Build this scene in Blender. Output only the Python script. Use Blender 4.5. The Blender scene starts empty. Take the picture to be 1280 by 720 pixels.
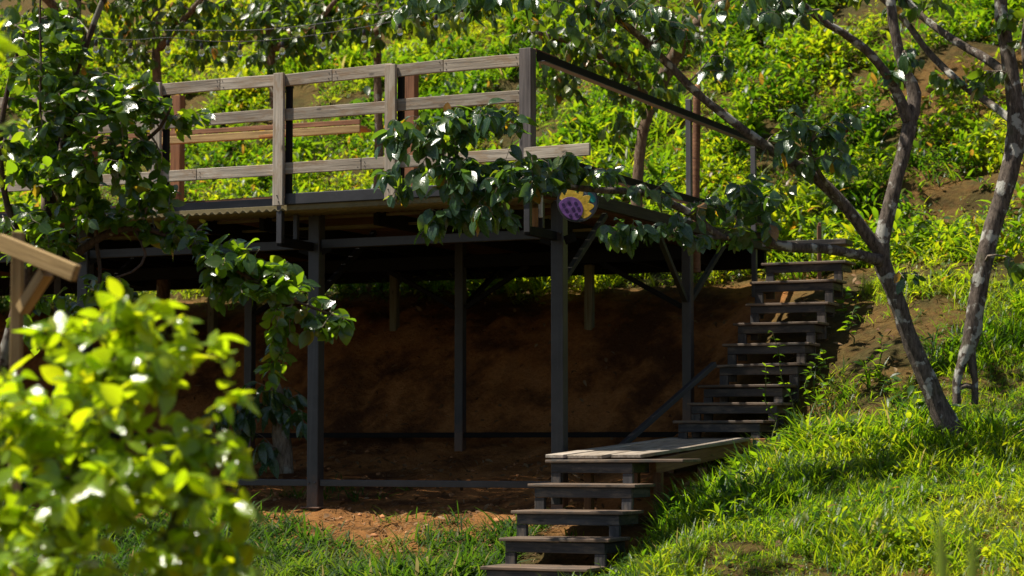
import bpy, math
import numpy as np
from mathutils import Vector

rng = np.random.default_rng(11)
S = bpy.context.scene
COL = S.collection
R = math.radians

# ------------------------------------------------------------------ frame of reference
F = 2700.0                      # focal length in photo pixels (1280 wide)
PITCH = math.atan(195 / F)      # eye level lies at row 555
CP, SP = math.cos(PITCH), math.sin(PITCH)

def at(u, v, D):
    """world point seen at photo pixel (u, v) whose horizontal distance ahead is D metres"""
    x, up = (u - 640) / F, (360 - v) / F
    yy, zz = CP - up * SP, SP + up * CP
    k = D / yy
    return np.array([x * k, D, zz * k])

C0 = np.array([0.12, 16.46])    # deck corner; s runs left along the front, t runs back into the hill
SA, CA = 0.423, 0.906

def W(s, t, z):
    return np.array([C0[0] - CA * s + SA * t, C0[1] + SA * s + CA * t, z])

def ST(x, y):
    dx, dy = x - C0[0], y - C0[1]
    return -CA * dx + SA * dy, SA * dx + CA * dy

def s_at(u, t):
    k = (u - 640) / F
    return (C0[0] + SA * t - k * (C0[1] + CA * t)) / (CA + k * SA)

AX = np.array([-CA, SA, 0.0])   # left along the deck front
BX = np.array([SA, CA, 0.0])    # back
UP = np.array([0, 0, 1.0])

def nrm(v):
    v = np.asarray(v, float)
    return v / (np.linalg.norm(v, axis=-1, keepdims=True) + 1e-9)

# ------------------------------------------------------------------ noise
_perm = np.random.default_rng(5).random((64, 64, 8))
def vnoise2(x, y, ch=0):
    xi, yi = np.floor(x).astype(int), np.floor(y).astype(int)
    fx, fy = x - xi, y - yi
    fx, fy = fx * fx * (3 - 2 * fx), fy * fy * (3 - 2 * fy)
    g = lambda a, b: _perm[a % 64, b % 64, ch]
    return (g(xi, yi) * (1 - fx) + g(xi + 1, yi) * fx) * (1 - fy) + (g(xi, yi + 1) * (1 - fx) + g(xi + 1, yi + 1) * fx) * fy
def fbm(x, y, ch=0, o=4):
    a, r, n = 0.5, 0, 0
    for i in range(o):
        r = r + a * (vnoise2(x, y, (ch + i) % 8) - .5); x, y, a = x * 2.03 + 7.1, y * 2.03 + 3.7, a * .5
    return r

# ------------------------------------------------------------------ terrain
HILL = [(6.2, 1.78), (7.2, 2.25), (7.6, 2.72), (8.5, 3.1), (10, 4.1), (10.5, 4.65), (11.5, 5.1), (14, 6.8), (20, 10.5), (30, 16), (70, 34)]
HILL_L = [(6.2, 1.72), (7.2, 2.2), (8.5, 2.95), (10, 3.95), (11.5, 4.95), (14, 6.7), (20, 10.5), (30, 16), (70, 34)]
LEFT = [(-40, -2.4), (-8, -1.75), (-3, -1.25), (-1, -.92), (.6, -.56), (2, -.32), (3.3, -.13), (3.8, .05), (4.4, .65), (5.0, 1.2), (5.5, 1.45)]
COLS = [
    (40, LEFT + HILL_L), (1.0, LEFT + HILL_L), (0.3, LEFT + HILL_L),
    (-.2, [(-40, -2.4), (-8, -1.7), (-3, -1.22), (-1.3, -1.02), (-.2, -.66), (1.9, -.3), (3, .08), (3.8, .45), (4.4, .95), (5.4, 1.5)] + HILL),
    (-.75, [(-40, -2.4), (-8, -1.7), (-3, -1.2), (-1.3, -1.04), (-.2, -.6), (1.9, -.2), (2.5, .05), (3, .38), (4.3, 1.15), (5.5, 1.62)] + HILL),
    (-1.28, [(-40, -2.4), (-8, -1.65), (-3, -1.12), (-1.5, -.95), (0, -.54), (.9, -.37), (1.9, -.22), (2.65, .08), (3.96, .92), (4.7, 1.25), (5.6, 1.7)] + HILL),
    (-1.9, [(-40, -2.4), (-8, -1.6), (-4, -1.15), (-2.3, -.88), (-.8, -.54), (0, -.36), (.9, -.17), (1.4, -.02), (2.0, .14), (2.6, .36), (3.9, 1.0), (4.7, 1.35), (5.6, 1.78)] + HILL),
    (-9, [(-40, -2.4), (-8, -1.55), (-4, -1.1), (-2.3, -.86), (-.8, -.5), (0, -.22), (.9, .02), (1.4, .2), (2.6, .56), (3.9, 1.12), (4.7, 1.42), (5.6, 1.82)] + HILL),
    (-40, [(-40, -2.4), (-8, -1.55), (-4, -1.1), (-.8, -.42), (.9, .12), (2.6, .62), (5.6, 1.82)] + HILL),
]
def ground(x, y, rough=True):
    x, y = np.asarray(x, float), np.asarray(y, float)
    s, t = ST(x, y)
    z = 0
    cs = np.array([c[0] for c in COLS])[::-1]
    for off, wt in ((-.15, .25), (0, .5), (.15, .25)):
        zz = np.stack([np.interp(t + off, *zip(*c[1])) for c in COLS[::-1]])
        i = np.clip(np.searchsorted(cs, s) - 1, 0, len(cs) - 2)
        f = np.clip((s - cs[i]) / (cs[i + 1] - cs[i]), 0, 1)
        z = z + wt * (np.take_along_axis(zz, i[None], 0)[0] * (1 - f) + np.take_along_axis(zz, i[None] + 1, 0)[0] * f)
    if rough:
        far = np.clip((t - 5.6) / 3, 0, 1)
        z = z + fbm(x * .9, y * .9, 0) * (.10 + .5 * far) + fbm(x * 4, y * 4, 2) * .09 + fbm(x * 13, y * 13, 4, 3) * .035
        bank = np.exp(-((t - 4.5) / .9) ** 2) * np.clip((s + .4) / .3, 0, 1)
        z = z + bank * (fbm(s * 1.3 + 5, t * .8, 3) * .35 + fbm(s * 5, t * 3, 6) * .2 + fbm(s * 11, t * 6, 1) * .1)
    return z
def gz(x, y):
    return float(ground(np.array([x]), np.array([y]))[0])

def veg_mask(s, t):
    """how much of the ground is overgrown at (s, t): 0 bare red soil, 1 fully covered"""
    x, y = C0[0] - CA * s + SA * t, C0[1] + SA * s + CA * t
    n = fbm(x * .8 + 3, y * .8, 1) * 1.6
    m = np.zeros_like(s) + .0
    hill = np.clip((t - 5.5) / .5, 0, 1)
    cut = np.maximum(np.exp(-((t - 7.45) / .35) ** 2) * np.clip((-s - .2) / .6, 0, 1),
                     np.exp(-((t - 10.35) / .6) ** 2) * np.clip((1.5 - s) / 2, 0, 1))
    m = np.maximum(m, hill * np.clip(1.05 - .8 * cut + n * .6, 0, 1))
    right = np.clip((-s - 1.02) / .2, 0, 1) * np.clip((6 - t) / .4, 0, 1)
    bare = np.clip((t - 1.7) / .5, 0, 1) * np.clip((5.2 - t) / .5, 0, 1) * np.clip((2.9 + s) / .8, 0, 1)
    bare2 = np.clip((-3.1 - s) / .3, 0, 1) * np.clip((-1.55 - t) / .3, 0, 1)
    m = np.maximum(m, right * np.clip(1.1 - 1.0 * bare - .8 * bare2 + n * .6, 0, 1))
    front = np.clip((s + .6) / .2, 0, 1) * np.clip((.45 - t) / .7, 0, 1)
    m = np.maximum(m, front * np.clip(.84 + n * 2.2 + np.clip((-t - .6) * .4, 0, .5), 0, 1))
    under = np.clip((s + .2) / .2, 0, 1) * np.exp(-((t - 1.25) / .35) ** 2)
    m = np.maximum(m, under * np.clip(.1 + n * 1.3, 0, .6))
    return m

def humus_shade(s, t):
    """dark leaf mould in the bare soil, plus painted shade under the steps"""
    side = .92 * np.clip((-s - .25) / .2, 0, 1) * np.clip((t - 1.5) / .5, 0, 1) * np.clip((6.2 - t) / .5, 0, 1)  # under the upper steps this darkening is shade put into the soil colour
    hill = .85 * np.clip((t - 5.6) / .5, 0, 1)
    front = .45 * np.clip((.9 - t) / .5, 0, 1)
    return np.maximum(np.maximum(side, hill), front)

# ------------------------------------------------------------------ materials
def mat(name):
    m = bpy.data.materials.new(name); m.use_nodes = True
    nt = m.node_tree; nt.nodes.clear()
    return m, nt, (lambda ty, **k: _node(nt, ty, k))
def _node(nt, ty, k):
    n = nt.nodes.new(ty)
    for a, b in k.items(): setattr(n, a, b)
    return n
def ramp(nt, fac, stops, interp='LINEAR'):
    n = nt.nodes.new('ShaderNodeValToRGB'); n.color_ramp.interpolation = interp
    e = n.color_ramp.elements
    while len(e) < len(stops): e.new(.5)
    for el, (p, c) in zip(e, stops): el.position = p; el.color = (*c, 1)
    nt.links.new(fac, n.inputs[0]); return n.outputs[0]
def out(nt, sh):
    o = nt.nodes.new('ShaderNodeOutputMaterial'); nt.links.new(sh, o.inputs[0])
def noise(nt, vec, scale, detail=5, rough=.6, sc3=None):
    if sc3:
        mp = nt.nodes.new('ShaderNodeMapping'); mp.inputs['Scale'].default_value = sc3
        nt.links.new(vec, mp.inputs[0]); vec = mp.outputs[0]
    n = nt.nodes.new('ShaderNodeTexNoise'); n.inputs['Scale'].default_value = scale
    n.inputs['Detail'].default_value = detail; n.inputs['Roughness'].default_value = rough
    nt.links.new(vec, n.inputs['Vector']); return n.outputs[0]
def mixc(nt, fac, a, b, mode='MIX'):
    n = nt.nodes.new('ShaderNodeMix'); n.data_type = 'RGBA'; n.blend_type = mode
    for sock, v in ((n.inputs[0], fac), (n.inputs[6], a), (n.inputs[7], b)):
        if isinstance(v, (int, float)): sock.default_value = v
        elif isinstance(v, tuple): sock.default_value = (*v, 1)
        else: nt.links.new(v, sock)
    return n.outputs[2]
def bump(nt, h, strength, dist):
    b = nt.nodes.new('ShaderNodeBump'); b.inputs['Strength'].default_value = strength; b.inputs['Distance'].default_value = dist
    nt.links.new(h, b.inputs['Height']); return b.outputs[0]
def princ(nt, col, rough=.6, nor=None, spec=.5, metal=0):
    p = nt.nodes.new('ShaderNodeBsdfPrincipled')
    for k, v in (('Base Color', col), ('Roughness', rough), ('Normal', nor), ('Specular IOR Level', spec), ('Metallic', metal)):
        if v is None: continue
        if isinstance(v, tuple): p.inputs[k].default_value = (*v, 1)
        elif isinstance(v, (int, float)): p.inputs[k].default_value = v
        else: nt.links.new(v, p.inputs[k])
    return p.outputs[0]
def attr(nt, name):
    a = nt.nodes.new('ShaderNodeAttribute'); a.attribute_name = name; return a
def objco(nt):
    return nt.nodes.new('ShaderNodeNewGeometry').outputs['Position']

def leaf_mat(name, stops, tstops, rough=.35, trans=.45, spec=.5, vein=.25):
    m, nt, N = mat(name)
    a = attr(nt, 'lf'); sep = N('ShaderNodeSeparateXYZ'); nt.links.new(a.outputs['Vector'], sep.inputs[0])
    base = ramp(nt, sep.outputs[0], stops)
    tcol = ramp(nt, sep.outputs[0], tstops)
    # paler midrib and blotchy blade
    ab = N('ShaderNodeMath', operation='ABSOLUTE'); nt.links.new(sep.outputs[2], ab.inputs[0])
    rib = ramp(nt, ab.outputs[0], [(0, (1, 1, 1)), (.16, (0, 0, 0))])
    pos = objco(nt)
    blot = noise(nt, pos, 45, 3)
    base = mixc(nt, .55, base, ramp(nt, blot, [(.3, (.55, .55, .55)), (.7, (1.0, 1.0, 1.0))]), 'MULTIPLY')
    rm = N('ShaderNodeMath', operation='MULTIPLY'); nt.links.new(rib, rm.inputs[0]); rm.inputs[1].default_value = vein
    base = mixc(nt, rm.outputs[0], base, (.22, .27, .10))
    rg = ramp(nt, blot, [(.3, (rough * .75,) * 3), (.7, (rough * 1.35,) * 3)])
    d = princ(nt, base, rg, bump(nt, noise(nt, pos, 90, 2), .25, .01), spec)
    tr = N('ShaderNodeBsdfTranslucent'); nt.links.new(tcol, tr.inputs[0])
    mx = N('ShaderNodeMixShader'); mx.inputs[0].default_value = trans
    nt.links.new(d, mx.inputs[1]); nt.links.new(tr.outputs[0], mx.inputs[2]); out(nt, mx.outputs[0])
    return m

M = {}
M['leaf_persimmon'] = leaf_mat('persimmon_leaf', [(0, (.018, .042, .016)), (.55, (.035, .075, .018)), (.9, (.07, .12, .02)), (1, (.14, .13, .02))],
                               [(0, (.16, .32, .01)), (.6, (.34, .54, .01)), (.92, (.52, .62, .015)), (1, (.6, .4, .02))], .2, .5, .8)
M['leaf_dark'] = leaf_mat('tree_leaf', [(0, (.03, .072, .038)), (.6, (.05, .105, .04)), (.93, (.06, .1, .018)), (1, (.2, .09, .01))],
                          [(0, (.09, .2, .02)), (.6, (.2, .36, .015)), (.93, (.46, .54, .015)), (1, (.7, .4, .02))], .25, .42, .8)
M['leaf_back'] = leaf_mat('orchard_leaf', [(0, (.02, .045, .012)), (.6, (.04, .085, .015)), (.9, (.09, .12, .015)), (1, (.3, .13, .01))],
                          [(0, (.12, .24, .01)), (.55, (.3, .46, .01)), (.9, (.58, .6, .015)), (1, (.8, .4, .02))], .3, .45, .5)
M['leaf_bush'] = leaf_mat('shrub_leaf', [(0, (.13, .25, .008)), (.6, (.24, .37, .01)), (1, (.36, .4, .012))],
                          [(0, (.42, .62, .006)), (.6, (.64, .78, .008)), (1, (.88, .85, .01))], .2, .58, 1.0)
M['leaf_cover'] = leaf_mat('ground_cover_leaf', [(0, (.012, .04, .006)), (.5, (.04, .095, .01)), (.93, (.12, .16, .014)), (1, (.2, .11, .03))],
                           [(0, (.09, .24, .006)), (.45, (.3, .5, .008)), (.93, (.70, .72, .012)), (1, (.55, .3, .03))], .36, .52, .45, .1)
M['grass'] = leaf_mat('grass_blade', [(0, (.025, .065, .012)), (.6, (.055, .12, .014)), (.93, (.14, .18, .03)), (1, (.25, .2, .08))],
                      [(0, (.10, .26, .006)), (.5, (.34, .54, .008)), (.93, (.62, .68, .015)), (1, (.5, .42, .12))], .38, .5, .4, .05)
M['grass_near'] = leaf_mat('tall_grass_blade', [(0, (.1, .2, .03)), (1, (.22, .34, .06))], [(0, (.3, .55, .03)), (1, (.5, .7, .08))], .5, .45, .4, .05)
M['grass_shaded'] = leaf_mat('shaded_lawn_blade', [(0, (.018, .045, .01)), (.6, (.035, .075, .014)), (.93, (.07, .1, .02)), (1, (.2, .16, .07))],
                            [(0, (.06, .16, .01)), (.55, (.13, .28, .012)), (.93, (.25, .36, .02)), (1, (.4, .33, .12))], .6, .4, .2, .05)  # shade over the lawn is put into this darker blade colour
M['straw'] = leaf_mat('dry_straw', [(0, (.12, .06, .025)), (.6, (.2, .11, .05)), (1, (.32, .22, .12))],
                      [(0, (.1, .05, .02)), (1, (.3, .2, .1))], .7, .15, .2, 0)

def bark_mat(name, dark, mid, lichen, amount=.56):
    m, nt, N = mat(name)
    p = objco(nt)
    c = ramp(nt, noise(nt, p, 1, 8, .72, (42, 42, 13)), [(.36, dark), (.6, mid)])
    c = mixc(nt, ramp(nt, noise(nt, p, 9, 4, .55), [(amount, (0, 0, 0)), (amount + .05, (1, 1, 1))]), c, lichen)
    c = mixc(nt, ramp(nt, noise(nt, p, 3.2, 3, .5), [(.66, (0, 0, 0)), (.69, (.8, .8, .8))]), c, tuple(1.35 * a for a in lichen))
    c = mixc(nt, ramp(nt, noise(nt, p, 4.3, 4), [(.55, (0, 0, 0)), (.75, (.5, .5, .5))]), c, (.06, .07, .02))
    h = noise(nt, p, 1, 8, .75, (48, 48, 14))
    out(nt, princ(nt, c, .85, bump(nt, h, 1.0, .02), .2)); return m
M['bark'] = bark_mat('lichen_bark', (.035, .026, .02), (.165, .13, .105), (.38, .37, .33), .56)
M['bark_b'] = bark_mat('brown_bark', (.03, .02, .015), (.11, .07, .05), (.2, .19, .16), .66)
M['bark_hill'] = bark_mat('pale_brown_bark', (.07, .045, .03), (.22, .15, .10), (.3, .28, .23), .62)
M['twig'] = bark_mat('twig_bark', (.1, .075, .055), (.3, .24, .185), (.32, .3, .26), .58)
M['stem'] = bark_mat('green_stem', (.05, .06, .015), (.1, .12, .03), (.16, .14, .06), .6)

def wood_mat(name, dark, mid, light, rough=.75, stain=None, moss=None):
    m, nt, N = mat(name)
    g = attr(nt, 'gl').outputs['Vector']
    gr = noise(nt, g, 1, 7, .65, (2.2, 55, 55))
    br = noise(nt, g, 1, 4, .55, (2.5, 9, 9))
    c = ramp(nt, gr, [(.28, dark), (.5, mid), (.72, light)])
    c = mixc(nt, .6, c, ramp(nt, br, [(.3, (.55, .52, .5)), (.62, (1, 1, 1))]), 'MULTIPLY')
    if stain: c = mixc(nt, ramp(nt, noise(nt, g, 1, 6, .7, (4, 14, 14)), [(.5, (0, 0, 0)), (.62, (1, 1, 1))]), c, stain)
    if moss: c = mixc(nt, ramp(nt, noise(nt, g, 1, 5, .6, (3, 7, 7)), [(.52, (0, 0, 0)), (.7, (.8, .8, .8))]), c, moss)
    c = mixc(nt, 1.0, c, ramp(nt, attr(nt, 'rv').outputs['Fac'], [(0, (.72, .70, .68)), (.5, (.95, .92, .88)), (1, (1.1, 1.1, 1.1))]), 'MULTIPLY')
    kn = N('ShaderNodeTexVoronoi'); mp = N('ShaderNodeMapping'); mp.inputs['Scale'].default_value = (3.5, 9, 9)
    nt.links.new(g, mp.inputs[0]); nt.links.new(mp.outputs[0], kn.inputs['Vector']); kn.inputs['Scale'].default_value = 1
    c = mixc(nt, ramp(nt, kn.outputs['Distance'], [(.06, (.8, .8, .8)), (.12, (0, 0, 0))]), c, tuple(.4 * a for a in dark))
    out(nt, princ(nt, c, rough, bump(nt, gr, .5, .006), .3)); return m
M['wood_grey'] = wood_mat('weathered_grey_wood', (.2, .17, .14), (.4, .345, .28), (.55, .48, .4), stain=(.3, .22, .15))
M['wood_dark'] = wood_mat('dark_weathered_wood', (.07, .06, .065), (.17, .15, .15), (.26, .22, .21))
M['wood_red'] = wood_mat('reddish_brown_wood', (.11, .05, .024), (.24, .115, .058), (.36, .19, .095))
M['wood_orange'] = wood_mat('warm_orange_wood', (.22, .09, .03), (.46, .22, .08), (.6, .34, .15))
M['wood_tan'] = wood_mat('tan_lumber', (.18, .12, .05), (.38, .26, .11), (.5, .37, .18))
M['wood_floor'] = wood_mat('brown_deck_board', (.10, .05, .025), (.2, .10, .05), (.28, .16, .08))
M['tread_black'] = wood_mat('black_painted_timber', (.02, .02, .022), (.045, .043, .045), (.075, .07, .072), .6, stain=(.11, .09, .075))
M['tread_worn'] = wood_mat('worn_tread_board', (.06, .042, .03), (.15, .105, .075), (.25, .19, .14), .6, stain=(.06, .055, .05))
M['landing'] = wood_mat('pale_worn_plank', (.18, .15, .12), (.36, .31, .26), (.48, .43, .37), .6, stain=(.2, .16, .12))
M['wood_moss'] = wood_mat('mossy_dark_beam', (.014, .013, .009), (.035, .032, .02), (.06, .055, .035), .8, moss=(.05, .06, .02))

def steel_mat(name, a, b, rough=.45, spec=.4, dust=False):
    m, nt, N = mat(name)
    g = attr(nt, 'gl').outputs['Vector']
    c = ramp(nt, noise(nt, g, 5, 6, .65), [(.3, a), (.7, b)])
    c = mixc(nt, ramp(nt, noise(nt, g, 16, 5, .7), [(.66, (0, 0, 0)), (.72, (.7, .7, .7))]), c, tuple(1.6 * x_ for x_ in b))
    c = mixc(nt, ramp(nt, noise(nt, g, 1, 4, .6, (1.2, 30, 30)), [(.55, (0, 0, 0)), (.8, (.4, .4, .4))]), c, tuple(2.2 * x_ for x_ in b))
    if dust:
        a_ = attr(nt, 'ax').outputs['Fac']; ad = N('ShaderNodeMath', operation='ADD'); nt.links.new(a_, ad.inputs[0])
        nz = N('ShaderNodeMath', operation='MULTIPLY'); nt.links.new(noise(nt, g, 14, 5, .7), nz.inputs[0]); nz.inputs[1].default_value = .5
        nt.links.new(nz.outputs[0], ad.inputs[1])
        c = mixc(nt, ramp(nt, ad.outputs[0], [(.5, (.75, .75, .75)), (.78, (0, 0, 0))]), c, (.16, .085, .05))
    out(nt, princ(nt, c, rough, bump(nt, noise(nt, g, 40, 3), .1, .003), spec)); return m
M['steel'] = steel_mat('dark_painted_steel', (.022, .021, .023), (.042, .04, .044))
M['steel_post'] = steel_mat('dusty_painted_steel', (.024, .023, .025), (.046, .044, .047), dust=True)
M['steel_black'] = steel_mat('black_painted_steel', (.006, .0055, .005), (.011, .010, .0095), .7, .12)
M['steel_grey'] = steel_mat('grey_painted_steel', (.05, .05, .056), (.08, .08, .088), .5)
M['corrug'] = steel_mat('yellowed_corrugated_sheet', (.13, .1, .04), (.2, .16, .07), .65)
M['concrete'] = wood_mat('pale_greenish_post', (.1, .1, .06), (.2, .19, .12), (.3, .29, .2), .85)

def flat_mat(name, col, rough=.5, var=.25, sc=30):
    m, nt, N = mat(name); p = objco(nt)
    n = noise(nt, p, sc, 4)
    c = ramp(nt, n, [(.3, tuple(a * (1 - var) for a in col)), (.7, tuple(a * (1 + var) for a in col))])
    out(nt, princ(nt, c, rough, bump(nt, n, .1, .004))); return m
M['purple'] = flat_mat('purple_glaze', (.13, .05, .21), .45, .45)
M['purple_dark'] = flat_mat('dark_purple_glaze', (.035, .012, .075), .35)
M['yellow'] = flat_mat('yellow_glaze', (.55, .35, .025), .45, .4)
M['lime'] = flat_mat('lime_glaze', (.35, .45, .03), .35)
M['teal'] = flat_mat('teal_glaze', (.01, .22, .2), .35)
M['slate'] = flat_mat('slate_blue_glaze', (.12, .135, .17), .5, .4)
M['rubber'] = flat_mat('black_rubber', (.015, .015, .016), .5)
M['fruit'] = flat_mat('green_persimmon_skin', (.24, .27, .08), .35, .3, 12)
M['fruit_red'] = flat_mat('overripe_red_skin', (.10, .012, .008), .4, .5, 25)
M['white'] = flat_mat('chipped_white_paint', (.6, .6, .58), .5)
m, nt, N = mat('clear_bulb_glass')
p = N('ShaderNodeBsdfPrincipled'); p.inputs['Base Color'].default_value = (1, .93, .8, 1); p.inputs['Roughness'].default_value = .05
p.inputs['Transmission Weight'].default_value = .96; p.inputs['IOR'].default_value = 1.3
out(nt, p.outputs[0]); M['glass'] = m

m, nt, N = mat('red_earth')
pos = objco(nt)
veg_shade = attr(nt, 'veg_shade').outputs['Fac']
soil = ramp(nt, noise(nt, pos, 2.2, 8, .65), [(.3, (.2, .075, .022)), (.5, (.42, .17, .05)), (.72, (.55, .25, .085))])
soil = mixc(nt, ramp(nt, noise(nt, pos, 1.1, 6, .65), [(.4, (.8, .8, .8)), (.54, (0, 0, 0))]), soil, (.075, .034, .016))
soil = mixc(nt, ramp(nt, noise(nt, pos, 22, 6, .7), [(.35, (.35, .35, .35)), (.6, (0, 0, 0))]), soil, (.08, .035, .018))
soil = mixc(nt, ramp(nt, noise(nt, pos, 60, 3, .6), [(.62, (0, 0, 0)), (.75, (.7, .7, .7))]), soil, (.42, .24, .12))
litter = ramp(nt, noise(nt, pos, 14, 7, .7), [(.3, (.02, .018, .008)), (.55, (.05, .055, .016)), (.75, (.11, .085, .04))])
vf = N('ShaderNodeMath', operation='MULTIPLY'); nt.links.new(veg_shade, vf.inputs[0]); vf.inputs[1].default_value = .85
c = mixc(nt, vf.outputs[0], soil, litter)  # litter tone also carries the painted shade under the steps
hh = noise(nt, pos, 17, 9, .72)
out(nt, princ(nt, c, .95, bump(nt, hh, 1.0, .06), .1)); M['soil'] = m
M['clod'] = flat_mat('dry_clod', (.33, .145, .055), .95, .35, 20)

# ------------------------------------------------------------------ object helpers
def tag(o, label=None, cat=None, group=None, kind=None):
    if label: o['label'] = label
    if cat: o['category'] = cat
    if group: o['group'] = group
    if kind: o['kind'] = kind
    return o
def empty(name, loc, label, cat, group=None):
    o = bpy.data.objects.new(name, None); COL.objects.link(o)
    o.location = [float(a) for a in loc]; o.empty_display_size = .2
    return tag(o, label, cat, group)
def wloc(o):
    l = np.zeros(3)
    while o: l = l + np.array(o.location); o = o.parent
    return l
def link_mesh(name, V, faces, material, parent=None, smooth=False, attrs=None, loc=None, quad=False):
    me = bpy.data.meshes.new(name)
    V = np.asarray(V, float)
    origin = np.zeros(3) if parent is None else wloc(parent)
    if loc is not None: origin = np.asarray(loc, float)
    V = V - origin
    if quad:
        faces = np.asarray(faces, np.int32); nf, k = faces.shape
        me.vertices.add(len(V)); me.vertices.foreach_set('co', V.astype(np.float32).ravel())
        me.loops.add(nf * k); me.loops.foreach_set('vertex_index', faces.ravel())
        me.polygons.add(nf); me.polygons.foreach_set('loop_start', np.arange(0, nf * k, k, dtype=np.int32))
        me.update(calc_edges=True)
    else:
        me.from_pydata([tuple(v) for v in V], [], [tuple(f) for f in faces]); me.update()
    if smooth: me.polygons.foreach_set('use_smooth', np.ones(len(me.polygons), bool))
    for an, (ty, data) in (attrs or {}).items():
        a = me.attributes.new(an, ty, 'POINT')
        a.data.foreach_set('vector' if ty == 'FLOAT_VECTOR' else 'value', np.asarray(data, np.float32).ravel())
    me.materials.append(material); me.validate(clean_customdata=False)
    o = bpy.data.objects.new(name, me); COL.objects.link(o)
    if parent is not None: o.parent = parent
    elif loc is not None: o.location = [float(a) for a in loc]
    return o

class MB:
    """collects boxes, bars and prisms that make up ONE part"""
    def __init__(s): s.V, s.Fc, s.G, s.H, s.Rv = [], [], [], [], []
    def add(s, V, Fc, G):
        b = len(s.V); s.V += [np.asarray(v, float) for v in V]; s.G += [np.asarray(g, float) for g in G]
        s.Fc += [tuple(i + b for i in f) for f in Fc]
    def bar(s, p0, p1, w, h, side=None, up=None):
        """bar from p0 to p1, w across, h tall, centred on the axis"""
        p0, p1 = np.asarray(p0, float), np.asarray(p1, float)
        d = p1 - p0; L = np.linalg.norm(d); d = d / L
        if side is None:
            side = np.cross(d, UP if up is None else up)
            if np.linalg.norm(side) < 1e-3: side = AX.copy()
        side = nrm(np.asarray(side, float) - d * np.dot(side, d)); upv = nrm(np.cross(side, d))
        off = rng.random(3) * 20
        V, G = [], []
        for k, q in ((0, p0), (1, p1)):
            for a, b in ((-1, -1), (1, -1), (1, 1), (-1, 1)):
                V.append(q + side * a * w / 2 + upv * b * h / 2); G.append(off + np.array([k * L, a * w / 2, b * h / 2]))
        s.H += [0.] * 4 + [float(L)] * 4; s.Rv += [rng.random()] * 8
        s.add(V, [(0, 1, 2, 3), (7, 6, 5, 4), (0, 4, 5, 1), (1, 5, 6, 2), (2, 6, 7, 3), (3, 7, 4, 0)], G); return s
    def build(s, name, material, parent, bevel=.004, **k):
        o = link_mesh(name, s.V, s.Fc, material, parent, attrs={'gl': ('FLOAT_VECTOR', np.array(s.G)), 'ax': ('FLOAT', s.H), 'rv': ('FLOAT', s.Rv)}, **k)
        if bevel:
            b = o.modifiers.new('edge_wear', 'BEVEL'); b.width = bevel; b.segments = 2; b.limit_method = 'ANGLE'
        return o
def bar(name, p0, p1, w, h, material, parent, side=None, bevel=.004, label=None):
    o = MB().bar(p0, p1, w, h, side).build(name, material, parent, bevel)
    if label: o['label'] = label
    return o

def catmull(P, step):
    P = np.asarray(P, float); out_ = []
    Q = np.vstack([2 * P[0] - P[1], P, 2 * P[-1] - P[-2]])
    for i in range(1, len(Q) - 2):
        n = max(2, int(np.linalg.norm(Q[i + 1][:3] - Q[i][:3]) / step))
        for t in np.arange(n) / n:
            out_.append(.5 * ((2 * Q[i]) + (-Q[i - 1] + Q[i + 1]) * t + (2 * Q[i - 1] - 5 * Q[i] + 4 * Q[i + 1] - Q[i + 2]) * t * t + (-Q[i - 1] + 3 * Q[i] - 3 * Q[i + 1] + Q[i + 2]) * t ** 3))
    out_.append(P[-1]); return np.array(out_)

def tubes(polys, n=10, knob=.12, seed=0):
    """polys: list of (m,4) arrays x,y,z,r -> verts, quads"""
    V, Q = [], []; base = 0; rg = np.random.default_rng(seed)
    for P in polys:
        m = len(P); X = P[:, :3]
        T = nrm(np.gradient(X, axis=0))
        ref = np.array([.31, .9, .2]); ref = ref if abs(np.dot(T[0], nrm(ref))) < .9 else np.array([1., 0, 0])
        U = nrm(np.cross(T, ref)); Bn = np.cross(T, U)
        a = np.arange(n) / n * 2 * np.pi
        rad = P[:, 3][:, None] * (1 + knob * (rg.random((m, n)) - .5) * 2 * .6)
        if m > 6:
            rad *= (1 + knob * np.interp(np.arange(m), np.linspace(0, m, 9), rg.random(9) - .3))[:, None]
        ring = X[:, None] + rad[..., None] * (np.cos(a)[None, :, None] * U[:, None] + np.sin(a)[None, :, None] * Bn[:, None])
        V.append(ring.reshape(-1, 3))
        i, j = np.meshgrid(np.arange(m - 1), np.arange(n), indexing='ij'); j2 = (j + 1) % n
        Q.append(np.stack([i * n + j, i * n + j2, (i + 1) * n + j2, (i + 1) * n + j], -1).reshape(-1, 4) + base)
        base += m * n
        V.append(X[[-1]] + T[[-1]] * P[-1, 3] * .6); tip = base; base += 1
        k = np.arange(n); last = tip - n
        Q.append(np.stack([last + k, last + (k + 1) % n, np.full(n, tip), np.full(n, tip)], -1))
    return np.vstack(V), np.vstack(Q)
def tube_obj(name, polys, material, parent, n=10, knob=.12, seed=0, loc=None):
    V, Q = tubes(polys, n, knob, seed)
    tri = Q[:, 2] == Q[:, 3]
    faces = [tuple(q) for q in Q[~tri]] + [tuple(q[:3]) for q in Q[tri]]
    return link_mesh(name, V, faces, material, parent, smooth=True, loc=loc, attrs={'gl': ('FLOAT_VECTOR', V)})

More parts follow.
